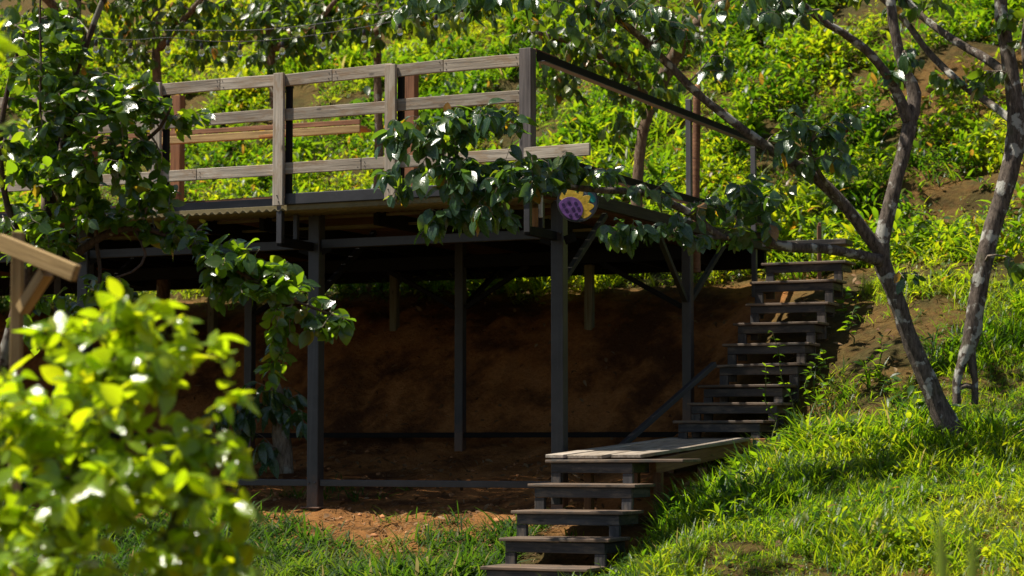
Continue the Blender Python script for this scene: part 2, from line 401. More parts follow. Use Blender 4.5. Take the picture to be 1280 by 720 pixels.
PROF = {'ribbon': (np.array([1.0, 1.0, .9, .35]), np.array([0, .7, .95, 1.0])), 'ovate': (np.array([.04, .78, 1.0, .86, .5, .02]), np.array([0, .2, .42, .64, .84, 1.0])),
        'lance': (np.array([.08, .8, 1.0, .66, .02]), np.array([0, .22, .45, .72, 1.0])),
        'blade': (np.array([1.0, .95, .7, .06]), np.array([0, .35, .7, 1.0]))}
def leaves(name, P, D, Nn, L, Wd, material, parent=None, prof='ovate', fold=.22, curl=.25, rnd=None, loc=None, wave=.0):
    P, D, Nn = np.asarray(P, float), nrm(D), np.asarray(Nn, float)
    n = len(P); hw, uu = PROF[prof]; k = len(uu)
    Sd = nrm(np.cross(D, Nn)); Nn = np.cross(Sd, D)
    curl = np.broadcast_to(curl, (n,)); fold = np.broadcast_to(fold, (n,))
    cols = (-1, 1) if prof == 'blade' else (-1, 0, 1)
    c = len(cols)
    V = np.zeros((n, k, c, 3)); A = np.zeros((n, k, c, 3))
    if rnd is None: rnd = rng.random(n)
    for i in range(k):
        th = curl * uu[i] * 1.6
        ax = L * np.where(curl == 0, uu[i], np.sin(th) / np.maximum(np.abs(curl) * 1.6, 1e-4) * np.sign(np.where(curl == 0, 1, curl)))
        dz = -L * (1 - np.cos(th)) / np.maximum(np.abs(curl) * 1.6, 1e-4)
        for j, sd in enumerate(cols):
            wv = wave * L * (rng.random(n) - .5) if wave and sd else 0
            V[:, i, j] = P + D * ax[:, None] + Nn * (dz + fold * abs(sd) * hw[i] * Wd * .5 + wv)[:, None] + Sd * (sd * hw[i] * Wd * .5)[:, None]
            A[:, i, j] = np.stack([rnd, np.full(n, uu[i]), np.full(n, float(sd))], -1)
    q = []
    for i in range(k - 1):
        for j in range(c - 1):
            q.append([i * c + j, (i + 1) * c + j, (i + 1) * c + j + 1, i * c + j + 1])
    q = np.array(q); Fc = (np.arange(n)[:, None, None] * (k * c) + q[None]).reshape(-1, 4)
    return link_mesh(name, V.reshape(-1, 3), Fc, material, parent, smooth=True, quad=True, loc=loc, attrs={'lf': ('FLOAT_VECTOR', A.reshape(-1, 3))})

def ballv(c, r, n=10, m=7, sq=1.0):
    V, Fc = [], []
    for i in range(m + 1):
        ph = math.pi * i / m
        for j in range(n):
            a = 2 * math.pi * j / n
            V.append(np.asarray(c) + np.array([r * math.sin(ph) * math.cos(a), r * math.sin(ph) * math.sin(a), r * sq * math.cos(ph)]))
    for i in range(m):
        for j in range(n):
            Fc.append((i * n + j, (i + 1) * n + j, (i + 1) * n + (j + 1) % n, i * n + (j + 1) % n))
    return V, Fc

# ------------------------------------------------------------------ ground mesh
def axis(a0, a1, step, lo, hi, g=1.22):
    mid = list(np.arange(a0, a1, step)); d = step
    L_, H_ = [], []; p = a0
    while p > lo: d *= g; p -= d; L_.append(p)
    p, d = mid[-1], step
    while p < hi: d *= g; p += d; H_.append(p)
    return np.array(L_[::-1] + mid + H_)
gx, gy = axis(-6.5, 7.0, .06, -70, 70), axis(11.5, 30, .06, -30, 75)
X, Y = np.meshgrid(gx, gy); Z = ground(X, Y)
sg, tg = ST(X, Y)
nx, ny = len(gx), len(gy)
ii, jj = np.meshgrid(np.arange(ny - 1), np.arange(nx - 1), indexing='ij'); b0 = ii * nx + jj
gq = np.stack([b0, b0 + 1, b0 + nx + 1, b0 + nx], -1).reshape(-1, 4)
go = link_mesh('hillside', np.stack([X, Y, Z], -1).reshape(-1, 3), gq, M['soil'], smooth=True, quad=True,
               attrs={'veg_shade': ('FLOAT', np.clip(np.maximum(veg_mask(sg, tg), humus_shade(sg, tg)), 0, 1).ravel())})
tag(go, kind='structure')

# ------------------------------------------------------------------ ground vegetation
def scatter(n, s0, s1, t0, t1, thr=None):
    s, t = rng.uniform(s0, s1, n), rng.uniform(t0, t1, n)
    k = rng.random(n) < veg_mask(s, t)
    s, t = s[k], t[k]
    x, y = C0[0] - CA * s + SA * t, C0[1] + SA * s + CA * t
    return s, t, x, y

def rosettes(name, n, s0, s1, t0, t1, per, Lr, wr, material, tilt=(.25, 1.1), prof='lance', curl=(.2, .7), stemh=(0, .1), extra=None):
    s, t, x, y = scatter(n, s0, s1, t0, t1)
    if extra is not None:
        k = extra(s, t, x, y); s, t, x, y = s[k], t[k], x[k], y[k]
    z = ground(x, y)
    size = (.6 + .9 * rng.random(len(x))) * (1 + 1.0 * np.clip(fbm(x * 1.3, y * 1.3, 3) * 2.4, -.55, 1))
    tone = np.clip(.45 + 1.3 * fbm(x * .7 + 9, y * .7, 5) + .2 * rng.standard_normal(len(x)), 0, .9)
    m = len(x); idx = np.repeat(np.arange(m), per)
    N_ = len(idx)
    az = rng.random(N_) * 2 * np.pi; el = rng.uniform(*tilt, N_)
    D = np.stack([np.cos(az) * np.cos(el), np.sin(az) * np.cos(el), np.sin(el)], -1)
    Nn = np.stack([-np.cos(az) * np.sin(el), -np.sin(az) * np.sin(el), np.cos(el)], -1) + .25 * rng.standard_normal((N_, 3))
    L = rng.uniform(*Lr, N_) * size[idx]
    h = rng.uniform(*stemh, N_) * size[idx]
    P = np.stack([x[idx] + .03 * rng.standard_normal(N_), y[idx] + .03 * rng.standard_normal(N_), z[idx] + h - .01], -1)
    rnd = np.clip(tone[idx] + .16 * rng.standard_normal(N_), 0, .93)
    rnd = np.where(rng.random(N_) < .03, 1.0, rnd)
    return leaves(name, P, D, Nn, L, L * rng.uniform(*wr, N_), material, prof=prof, fold=.25, curl=rng.uniform(*curl, N_), rnd=rnd)

hc = rosettes('hill_ground_cover', 60000, -8.5, 21, 5.6, 14.5, 9, (.055, .125), (.2, .34), M['leaf_cover'], tilt=(.35, 1.35), curl=(.2, .9), stemh=(0, .26),
               extra=lambda s, t, x, y: fbm(x * 2.1 + 1, y * 2.1, 4) + .35 * fbm(x * 5, y * 5 + 4, 1) > -.06)
tag(hc, 'bright green leafy ground cover on the hill behind the deck', 'ground cover', kind='stuff')
hg = rosettes('hill_grass', 8000, -7.5, 13, 5.3, 13, 9, (.12, .30), (.04, .07), M['grass'], tilt=(.6, 1.4), prof='blade', curl=(.3, .9), stemh=(0, .04),
              extra=lambda s, t, x, y: fbm(x * .6 + 2, y * .6 + 5, 2) > -.06)
tag(hg, 'long grass mixed through the plants on the hill', 'grass', kind='stuff')
hb = rosettes('hill_broad_leaves', 1500, -7.5, 15, 5.8, 14, 7, (.10, .19), (.34, .5), M['leaf_back'], tilt=(.1, 1.1), curl=(.3, .9), stemh=(.05, .3),
              extra=lambda s, t, x, y: fbm(x * .9 + 11, y * .9 + 2, 7) > .03)
tag(hb, 'darker broad leaved plants growing in patches on the hill', 'undergrowth', kind='stuff')
sg_ = rosettes('slope_grass', 38000, -6.5, -1.15, -5, 5.2, 8, (.07, .17), (.04, .065), M['grass'], tilt=(.6, 1.45), prof='blade', curl=(.2, 1.0), stemh=(0, .03),
                 extra=lambda s, t, x, y: fbm(x * 3.1 + 4, y * 3.1, 2) > -.13)
tag(sg_, 'sunlit green grass on the mound to the right of the steps', 'grass', kind='stuff')
sl = rosettes('slope_weeds', 3000, -6.5, -1.15, -5, 5.6, 8, (.04, .09), (.24, .36), M['leaf_cover'], stemh=(0, .11))
tag(sl, 'small broad leaved weeds among the grass of the mound', 'weeds', kind='stuff')
fg = rosettes('lawn_grass', 30000, -.55, 6.5, -6, 2.0, 8, (.07, .17), (.05, .085), M['grass_shaded'], tilt=(.5, 1.4), prof='blade', curl=(.3, .9), stemh=(0, .02),
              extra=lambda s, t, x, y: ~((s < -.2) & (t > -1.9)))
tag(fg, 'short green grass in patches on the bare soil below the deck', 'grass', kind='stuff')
# dry straw, roots and twigs lying on the red soil
n = 16000
s, t = rng.uniform(-.4, 6, n), rng.uniform(-5, 1.2, n)
x, y = C0[0] - CA * s + SA * t, C0[1] + SA * s + CA * t
k = (fbm(x * 1.1, y * 1.1, 6) > -.07); x, y = x[k], y[k]; n = len(x)
az = rng.random(n) * 6.283
st = leaves('dry_grass_litter', np.stack([x, y, ground(x, y) + .008], -1), np.stack([np.cos(az), np.sin(az), .18 * rng.standard_normal(n)], -1),
            np.stack([0 * x, 0 * x, 1 + 0 * x], -1) + .2 * rng.standard_normal((n, 3)), rng.uniform(.05, .17, n), rng.uniform(.004, .009, n), M['straw'], prof='blade', curl=rng.uniform(-.4, .6, n))
tag(st, 'dry straw and twigs lying on the red soil', 'litter', kind='stuff')
# fallen leaves on the soil, the mound and the hill
n = 5200
s, t = rng.uniform(-6, 8, n), rng.uniform(-4.5, 9, n)
x, y = C0[0] - CA * s + SA * t, C0[1] + SA * s + CA * t
az = rng.random(n) * 6.283
fl_ = leaves('leaf_litter', np.stack([x, y, ground(x, y) + rng.uniform(.005, .05, n)], -1), np.stack([np.cos(az), np.sin(az), .35 * rng.standard_normal(n)], -1),
             np.stack([0 * x, 0 * x, 1 + 0 * x], -1) + .4 * rng.standard_normal((n, 3)), rng.uniform(.04, .10, n), rng.uniform(.02, .045, n), M['straw'], prof='lance', curl=rng.uniform(-.6, .9, n))
tag(fl_, 'brown fallen leaves scattered over the soil and the slope', 'fallen leaves', kind='stuff')
V, Fc = [], []
for i in range(550):
    s, t = rng.uniform(-.3, 5), rng.normal(-.1, .9) if i % 3 else rng.uniform(.5, 3.4)
    p = W(s, t, 0); r = abs(rng.normal(.006, .008)) + .004
    v, f = ballv((0, 0, 0), r, 6, 4, .65)
    v = np.array(v) * (1 + .3 * rng.standard_normal((len(v), 1))) + np.array([p[0], p[1], gz(p[0], p[1]) + r * .2])
    f = [tuple(a + len(V) for a in q) for q in f]; V += list(v); Fc += f
tag(link_mesh('soil_clods', V, Fc, M['clod'], smooth=True), 'crumbled clods of red earth around the posts', 'soil clods', kind='stuff')

# ------------------------------------------------------------------ raised deck
ZD = 2.0
deck = empty('raised_deck', W(2.2, 2.5, -.3), 'raised wooden deck on dark steel posts against the red bank', 'deck')
SMAX, TB = 11.5, 5.75
# edge channel of the front, in two lengths (the left one a little lower)
for a, b, dz, dt in ((-.05, 2.16, 0, 0), (2.2, SMAX, -.025, .06)):
    mb = MB()
    mb.bar(W(a, dt, 1.975 + dz), W(b, dt, 1.975 + dz), .008, .085)
    mb.bar(W(a, dt + .034, 2.018 + dz), W(b, dt + .034, 2.018 + dz), .06, .006)
    mb.bar(W(a, dt + .034, 1.932 + dz), W(b, dt + .034, 1.932 + dz), .06, .006)
    mb.build('edge_channel', M['steel'], deck, .002)
mb = MB(); mb.bar(W(-.03, .08, 1.98), W(-.03, TB, 1.98), .05, .10); mb.build('edge_channel', M['wood_moss'], deck, .004)['label'] = 'mossy side edge of the deck'
mb = MB(); mb.bar(W(0, TB, 1.87), W(SMAX, TB, 1.87), .08, .22); mb.build('back_beam', M['steel_black'], deck)
# floor boards run along the front with narrow gaps between them
tt = .12
nb = 0
while tt < TB - .1:
    s0 = .02
    j1, j2 = 2.2 + 1.3 * rng.random(), 5.2 + 1.3 * rng.random()
    for a, b in ((s0, j1), (j1 + .001, j2), (j2 + .001, SMAX)):
        bar('floor_board', W(a, tt + .066, 2.005 + rng.normal(0, .002)), W(b, tt + .066, 2.005 + rng.normal(0, .002)), .132, .028, M['wood_floor'], deck, bevel=.003)
    tt += .139 if tt < 1.6 else .1328
# corrugated sheet edge under the boards at the front
def corrug(s0, s1, t0, t1, z, drop=0.0, pitch=.075, amp=.012):
    ss = np.arange(s0, s1, pitch / 6); V, Fc, G = [], [], []
    for i, q in enumerate(ss):
        w_ = amp * math.sin(2 * math.pi * q / pitch)
        for t_, dz in ((t0, 0), (t1, drop)):
            V.append(W(q, t_, z + w_ + dz)); G.append((q, t_, 0))
            V.append(W(q, t_, z + w_ + dz - .002)); G.append((q, t_, .01))
        if i:
            a, b = 4 * (i - 1), 4 * i
            Fc += [(a, b, b + 2, a + 2), (a + 1, a + 3, b + 3, b + 1), (a, a + 1, b + 1, b), (a + 2, b + 2, b + 3, a + 3)]
    return V, Fc, G
V, Fc, G = corrug(.02, SMAX, .02, .55, 1.895, .01)
link_mesh('corrugated_sheet', V, Fc, M['corrug'], deck, smooth=True, attrs={'gl': ('FLOAT_VECTOR', G)})
mb = MB().bar(W(0.02, .035, 1.908), W(SMAX, .035, 1.908), .02, .042); mb.build('fascia_strip', M['corrug'], deck, .002)
# pale bars added in place of sunlit stripes under the front boards
for t_, z_ in ((.75, 1.9), (1.15, 1.86), (1.6, 1.9), (2.1, 1.84), (2.7, 1.9)):
    bar('light_stripe_bar', W(.05, t_, z_), W(SMAX, t_, z_), .04, .022, M['corrug'], deck, bevel=.002)
# joists
for q in (.55, 1.1, 1.65, 2.75, 3.3, 3.85, 5.0, 5.6, 6.3, 7.5):
    bar('joist', W(q, .6, 1.86), W(q, TB - .05, 1.86), .05, .12, M['steel_black'], deck)
# posts of the front row (0.6 m back from the edge) and of the back row
def zpost(s, t): p = W(s, t, 0); return gz(p[0], p[1])
FR = [0.0, 2.21, 4.55, 6.8]; BR = [0.0, 2.31, 4.66, 7.0]
for q in FR: bar('post', W(q, .6, zpost(q, .6) - .25), W(q, .6, 1.92), .105, .105, M['steel_post'], deck, side=AX, bevel=.008)
for q in BR: bar('post', W(q, 3.5, zpost(q, 3.5) - .25), W(q, 3.5, 1.92), .088, .088, M['steel_post'], deck, side=AX, bevel=.008)
for q in FR[:3]:
    zb = zpost(q, .6)
    bar('base_plate', W(q - .09, .6, zb + .015), W(q + .09, .6, zb + .015), .18, .012, M['steel_post'], deck)
    for ds in (-.03, .03):
        v, f = ballv(W(q + ds, .545, 1.66), .011, 8, 5); link_mesh('bolt', v, f, M['steel_grey'], deck)
        v, f = ballv(W(q + ds, .545, -.32), .011, 8, 5); link_mesh('bolt', v, f, M['steel_grey'], deck)
    for sd_ in (-1, 1):
        bar('gusset', W(q + sd_ * .058, .575, 1.6), W(q + sd_ * .15, .575, 1.63), .006, .07, M['steel_black'], deck, bevel=.001)
# lower front beam between the front posts, and ground beams
for a, b in zip(FR[:-1], FR[1:]):
    bar('front_beam', W(a + .06, .6, 1.66), W(b - .06, .6, 1.66), .06, .075, M['steel'], deck)
    bar('ground_beam', W(a + .06, .6, -.32), W(b - .06, .6, -.32), .06, .055, M['steel'], deck)
for a, b in zip(BR[:-1], BR[1:]):
    bar('ground_beam', W(a + .05, 3.5, .085), W(b - .05, 3.5, .085), .05, .05, M['steel_black'], deck)
    bar('back_row_beam', W(a + .05, 3.5, 1.74), W(b - .05, 3.5, 1.74), .06, .12, M['steel_black'], deck)
for q in FR:  # bracket under the overhang: hanger, sill and inner stub
    bar('hanger', W(q + .02, .05, 1.62), W(q + .02, .05, 1.93), .05, .05, M['steel'], deck, side=AX)
    bar('overhang_beam', W(q + .02, .03, 1.635), W(q + .02, .54, 1.635), .05, .07, M['steel_black'], deck)
    bar('hanger', W(q + .02, .3, 1.675), W(q + .02, .3, 1.88), .04, .04, M['steel'], deck, side=AX)
for q in (1.2, 3.35):
    bar('hanger', W(q, .6, 1.70), W(q, .6, 1.88), .055, .055, M['steel'], deck, side=AX)
# diagonal braces
br = [((0, .66, 1.28), (0, 1.55, 1.9)), ((0, 3.44, 1.3), (0, 2.7, 1.9)), ((0, 3.56, 1.3), (0, 4.5, 1.9)), ((.06, 3.5, 1.25), (.85, 3.5, 1.68)),
      ((2.25, 3.5, 1.3), (1.6, 3.5, 1.68)), ((2.37, 3.5, 1.3), (3.1, 3.5, 1.68)), ((4.6, 3.5, 1.3), (3.9, 3.5, 1.68)), ((2.21, .66, 1.25), (2.21, 1.6, 1.85)), ((2.31, 3.56, 1.3), (2.31, 4.6, 1.85)), ((4.55, .66, 1.25), (4.55, 1.6, 1.85))]
for a, b in br: bar('brace', W(*a), W(*b), .045, .045, M['wood_moss'] if a[0] == 0 else M['steel_black'], deck)
# short pale stub posts standing on the bank under the back edge
for u in (265, 493, 737):
    q = s_at(u, 5.0)
    bar('stub_post', W(q, 5.0, zpost(q, 5.0) - .1), W(q, 5.0, 1.8), .085, .085, M['concrete'], deck, side=AX, bevel=.01)
bar('corner_block', at(667, 284, 16.7), at(667, 260, 16.7), .06, .05, M['wood_orange'], deck, side=AX)
bar('corner_bracket', at(676, 272, 16.72), at(676, 238, 16.72), .03, .03, M['white'], deck, side=AX)

# ------------------------------------------------------------------ railing along the deck front
rail = empty('wooden_railing', W(2.2, 0, 2.02), 'weathered grey wooden railing with three boards along the deck front', 'railing')
PS = [1.173, 2.2, 3.39, 4.5, 5.62, 6.8]
for q in PS:
    o = MB().bar(W(q, -.035, 1.92), W(q, -.035, 3.0 + rng.normal(0, .004)), .095, .035, side=AX).build('post', M['wood_grey'], rail)
    k = MB().bar(W(q - .058, .03, 1.94), W(q - .058, .03, 2.99), .045, .045, side=AX); k.build('steel_upright', M['steel_black'], rail)
    for zb in (1.95, 2.0):
        v, f = ballv(W(q + rng.uniform(-.02, .02), -.054, zb), .006, 6, 4)
        link_mesh('bolt', v, f, M['steel_black'], o)
o = MB().bar(W(0, 0, 1.93), W(0, 0, 3.035), .10, .10, side=AX).build('post', M['wood_dark'], rail)
o['label'] = 'dark square corner post'
cuts = {0: [.055, .72, 1.173, 1.72, 2.2, 2.78, 3.4, 4.5, 5.6, SMAX], 1: [.055, 1.2, 2.2, 2.9, 4.5, 6.2, SMAX], 2: [-.55, .7, 1.45, 2.2, 3.0, 4.5, 6.1, SMAX]}
for r, (z0, z1) in enumerate(((2.905, 3.002), (2.62, 2.715), (2.175, 2.268))):
    c = cuts[r]
    for a, b in zip(c[:-1], c[1:]):
        dz = rng.normal(0, .004)
        rb = bar('rail_board', W(a + .002, .002 if r < 2 else -.065 * (a < 0), (z0 + z1) / 2 + dz), W(b - .002, .002, (z0 + z1) / 2 + rng.normal(0, .004)), .03, z1 - z0, M['wood_grey'], rail)
        for e_ in (a + .03, b - .03):
            for dv in (-.022, .024):
                if -.4 < e_ < 4.4:
                    v, f = ballv(W(e_ + rng.normal(0, .008), -.0135 if e_ > 0 else -.08, (z0 + z1) / 2 + dv + rng.normal(0, .007)), .0045, 6, 4); link_mesh('nail', v, f, M['rubber'], rb)

# ------------------------------------------------------------------ steel side railing
sr = empty('steel_side_railing', W(0, 2.7, 2.05), 'black steel railing running back from the corner post on the right side of the deck', 'railing')
for z in (2.99, 2.215):
    mb = MB(); mb.bar(W(-.05, .06, z), W(-.05, 5.7, z), .006, .085)
    bar('rail_flange', W(-.085, .06, z - .047), W(-.085, 5.7, z - .047), .065, .006, M['steel_grey'], sr, bevel=.001)  # paler steel than the rail: its lit lower edge is put into the colour
    mb.build('top_rail' if z > 2.5 else 'bottom_rail', M['steel_black'], sr, .0015)
bar('rail_cap', W(-.02, .06, 3.04), W(-.02, .5, 3.04), .05, .015, M['wood_red'], sr)
bar('upright', W(0, 3.56, 1.9), W(0, 3.56, 3.16), .05, .05, M['steel_grey'], sr, side=AX)
bar('upright', W(0, 5.4, 1.45), W(0, 5.4, 2.95), .05, .05, M['steel_grey'], sr, side=AX)

# ------------------------------------------------------------------ bar counter and poles on the deck
tcb = 4.3
bc = empty('bar_counter', W(4, tcb, 2.02), 'long orange plank counter between reddish posts at the back of the deck', 'counter')
sA, sB = s_at(513, tcb), s_at(219, tcb)
bar('post', W(sA, tcb, 2.02), W(sA, tcb, 3.75), .12, .10, M['wood_red'], bc, side=AX)
bar('post', W(sB, tcb, 2.02), W(sB, tcb, 3.72), .12, .10, M['wood_red'], bc, side=AX)
s2 = s_at(110, tcb); bar('post', W(s2, tcb, 2.02), W(s2, tcb, 3.2), .12, .10, M['wood_red'], bc, side=AX)
for i, dt in enumerate((-.40, -.24)):
    bar('plank', W(s_at(478, tcb) + .05 * i, tcb + dt, 3.17), W(s2 - .2, tcb + dt, 3.19), .15, .03, M['wood_orange'], bc)
bar('apron', W(s_at(478, tcb), tcb - .485, 3.215), W(s2 - .2, tcb - .485, 3.245), .025, .05, M['wood_red'], bc)  # redder wood carries the shaded upper band as colour
bar('lit_band_board', W(s_at(478, tcb), tcb - .49, 3.145), W(s2 - .2, tcb - .49, 3.175), .02, .075, M['wood_tan'], bc)  # added tan board: the planks' lit underside put in as colour
bar('plank', W(s_at(400, tcb) + .05, tcb - .52, 3.13), W(s_at(330, tcb), tcb - .45, 3.14), .05, .03, M['wood_orange'], bc)
pl = empty('wooden_pole', W(s_at(871, 4.0), 4.0, 2.0), 'reddish round wooden pole behind the steel side railing', 'pole')
b = W(s_at(871, 4.0), 4.0, 1.6)
P = np.array([[*b, .042], [*(b + [0, 0, .8]), .04], [*(b + [.02, 0, 1.75]), .036]])
tube_obj('shaft', [catmull(P, .12)], M['wood_red'], pl, 10, .05)
P2 = np.array([[*(b + [.02, 0, 1.72]), .034], [*(b + [.02, 0, 1.75]), .034], [*(b + [.02, 0, 1.765]), .028]])
tube_obj('pole_cap', [P2], M['wood_orange'], pl, 10, .02)
q = at(1024, 315, 21.2); stk = empty('wooden_stake', q, 'thin brown wooden stake beside the top of the steps', 'stake')
bar('shaft', q - [0, 0, .3], at(1024, 282, 21.2), .045, .04, M['wood_floor'], stk)
bar('stake_point', at(1024, 282, 21.2), at(1024.5, 278.5, 21.2), .03, .026, M['wood_red'], stk)

# ------------------------------------------------------------------ ceramic flower plaque
pc = at(722, 252, 16.25); pnorm = nrm(np.array([-.12, -1, .05])); px_ = nrm(np.cross(pnorm, UP)); px_ = -px_ if px_[0] < 0 else px_; py_ = nrm(np.cross(px_, pnorm)); py_ = py_ if py_[2] > 0 else -py_
plaque = empty('flower_plaque', pc, 'round painted plaque with a purple dotted flower and yellow petals at the deck corner', 'plaque')
RD = .152
def pp(x, y, h): return pc + px_ * x + py_ * y + pnorm * h
def slab(name, pts, h0, h1, material, parent):
    n = len(pts); V = [pp(x, y, h1) for x, y in pts] + [pp(x, y, h0) for x, y in pts]
    Fc = [tuple(range(n)), tuple(range(2 * n - 1, n - 1, -1))] + [(i, i + n, (i + 1) % n + n, (i + 1) % n) for i in range(n)]
    o = link_mesh(name, V, Fc, material, parent); b = o.modifiers.new('soft', 'BEVEL'); b.width = .002; b.segments = 2; b.limit_method = 'ANGLE'
    return o
circ = lambda cx, cy, r, n=40: [(cx + r * math.cos(2 * math.pi * i / n), cy + r * math.sin(2 * math.pi * i / n)) for i in range(n)]
disc = slab('disc', circ(0, 0, RD), -.012, 0, M['slate'], plaque)
ring = circ(0, 0, RD + .006, 48); ri = circ(0, 0, RD - .006, 48)
V = [pp(*p, h) for h in (-.014, .007) for c in (ring, ri) for p in c]; Fc = []
for i in range(48):
    j = (i + 1) % 48
    Fc += [(96 + i, 96 + j, 144 + j, 144 + i), (i, 96 + i, 96 + j, j), (48 + j, 144 + j, 144 + i, 48 + i)]
link_mesh('rim', V, Fc, M['rubber'], plaque)
fc = (-.055, -.062); fr = .098
cen = []
for x, y in circ(*fc, fr, 36):
    r = math.hypot(x, y); k = min(1, (RD - .008) / r); cen.append((x * k, y * k))
fl = slab('flower_center', cen, .001, .009, M['purple'], plaque)
for dx, dy in ((-.055, .04), (-.01, .055), (.04, .05), (-.03, .0), (.02, .008), (.062, .01), (.0, -.045), (.045, -.035), (-.06, -.02), (.07, -.05)):
    x, y = fc[0] + dx, fc[1] + dy
    if math.hypot(x, y) < RD - .025: slab('seed_dot', circ(x, y, .0125, 12), .009, .0115, M['purple_dark'], fl)
for a in (118, 88, 60, 34, 8, -18):
    ca, sa = math.cos(R(a)), math.sin(R(a)); L0, L1, w_ = fr - .012, fr + .085, .032
    pts = []
    for k in range(20):
        th = 2 * math.pi * k / 20
        l = (L0 + L1) / 2 + (L1 - L0) / 2 * math.cos(th); wv = w_ * math.sin(th) * (1 - .35 * math.cos(th))
        x, y = fc[0] + l * ca - wv * sa, fc[1] + l * sa + wv * ca
        r = math.hypot(x, y); kk = min(1, (RD - .01) / r); pts.append((x * kk, y * kk))
    slab('petal', pts, .001, .006, M['yellow'], plaque)
def leafpts(cx, cy, a, L, w_):
    o = []
    for k in range(16):
        th = 2 * math.pi * k / 16; l = L * math.cos(th); wv = w_ * math.sin(th) * (1 - .3 * math.cos(th))
        o.append((cx + l * math.cos(a) - wv * math.sin(a), cy + l * math.sin(a) + wv * math.cos(a)))
    return o
slab('painted_leaf', leafpts(.105, .03, R(120), .045, .022), .001, .005, M['teal'], plaque)
slab('painted_leaf', leafpts(.075, -.0, R(75), .03, .016), .001, .0052, M['lime'], plaque)
slab('painted_leaf', leafpts(.0, .09, R(65), .05, .024), .001, .0048, M['lime'], plaque)
bar('hook', pp(0, RD - .01, -.03), pp(0, RD + .03, -.03), .01, .006, M['steel_black'], plaque, bevel=0)

# ------------------------------------------------------------------ steps
def step(parent, sL, sR, t, z, run, legs_to, wide_top=0.0, tread_mat='tread_worn', riser_h=.075, back_legs=True):
    """one trestle step: tread board on top of a black front rail with two legs"""
    root = bpy.data.objects.new('step', None); COL.objects.link(root); root.parent = parent
    root.location = W((sL + sR) / 2, t, z) - wloc(parent)
    tw = run + .075
    j = lambda: rng.normal(0, .004)
    bar('tread', W(sL + .035 + j(), t + tw / 2 - .02, z - .012 + j()), W(sR - .035 - abs(j()) - wide_top, t + tw / 2 - .02, z - .012 + j()), tw, .024, M[tread_mat], root, side=BX, bevel=.005)
    bar('front_rail', W(sL - .002, t + .02, z - .026 - riser_h / 2), W(sR + .002, t + .02, z - .026 - riser_h / 2), .035, riser_h, M['tread_black'], root, bevel=.005)
    bar('side_rail', W(sR + .02, t + .04, z - .026 - riser_h / 2), W(sR + .02, t + tw - .03, z - .026 - riser_h / 2), .035, riser_h - .004, M['tread_black'], root)
    bar('side_rail', W(sL - .02, t + .04, z - .026 - riser_h / 2), W(sL - .02, t + tw - .03, z - .026 - riser_h / 2), .035, riser_h - .004, M['tread_black'], root)
    for q in (sL - .04, sR + .04):
        bar('leg', W(q, t + .022, min(legs_to, z - .2)), W(q, t + .022, z - .028 - riser_h), .078, .038, M['tread_black'], root, side=AX)
    return root
def zrow(v, D): return (555 - v) / F * D
lower = empty('lower_steps', W(-.7, -.8, -1.0), 'five black timber steps with worn treads leading up to the landing', 'steps')
LOW = [(706, 14.9, 601, 736), (671, 15.2, 624, 763), (637, 15.5, 638, 781), (604, 15.8, 661, 796)]
for v, D, u0, u1 in LOW:
    pL, pR = at(u0, v, D), at(u1, v, D - .3)
    sL, tL = ST(pL[0], pL[1]); sR, tR = ST(pR[0], pR[1]); z = zrow(v, D)
    t0 = (tL + tR) / 2
    step(lower, sL - .03, sR + .03, t0, z, .33, z - .30)
sL, tL = ST(*at(682, 573, 16.1)[:2]); sR, tR = ST(*at(797, 573, 15.85)[:2]); tl0 = (tL + tR) / 2
step(lower, sL - .03, sR + .03, tl0, zrow(574, 16.0), .30, -.45, wide_top=.36)

land = empty('wooden_landing', W(-.75, .8, -.3), 'pale worn plank landing between the lower and the upper steps', 'landing')
z0, z1 = zrow(573, 16.1) + .015, .045
for i in range(5):
    q = -.36 - i * .155
    bar('plank', W(q + .075, tl0 + .1 + .05 * i * (i % 2), z0 + rng.normal(0, .002)), W(q - .07 + .075, tl0 + 2.62 + rng.normal(0, .04), z1 + rng.normal(0, .003)), .15, .026, M['landing'], land, side=AX)
for q in (-.38, -.98): bar('joist', W(q, tl0 + .34, z0 - .075), W(q, tl0 + 2.3, z1 - .07), .05, .11, M['wood_floor'], land)
for t_ in (tl0 + .35, tl0 + 1.3, tl0 + 2.1):
    for q in (-.46, -1.02): bar('leg', W(q, t_, -.75), W(q, t_, z0 - .13 + .03 * (t_ - tl0)), .06, .06, M['wood_floor'], land, side=AX)
bar('end_sleeper', W(-.9, tl0 + 2.4, z1 - .05), W(-1.55, tl0 + 2.55, z1 - .02), .1, .08, M['wood_orange'], land)

upper = empty('upper_steps', W(-.75, 3.2, .1), 'nine black timber steps climbing beside the red bank to the deck', 'steps')
UPP = [(526, 18.1, 841, 956), (503, 18.35, 857, 978), (482, 18.6, 873, 984), (455, 18.85, 893, 1003), (429, 19.1, 903, 1012), (403, 19.35, 916, 1024), (378, 19.6, 932, 1037), (351, 19.85, 937, 1047), (327, 20.1, 951, 1058)]
for v, D, u0, u1 in UPP:
    sL, tL = ST(*at(u0, v, D + .13)[:2]); sR, tR = ST(*at(u1, v, D - .13)[:2]); z = zrow(v, D)
    step(upper, sL - .03, sR + .03, (tL + tR) / 2, z, .27, z - .34, riser_h=.07)
a, b = at(1030, 309, 20.5), at(1062, 305, 20.4)
bar('top_sill', at(958, 307, 20.7), at(1062, 303, 20.4), .3, .05, M['tread_black'], upper, side=BX)
bar('slanted_brace', at(772, 562, 17.9), at(893, 455, 18.8), .05, .045, M['steel'], upper)

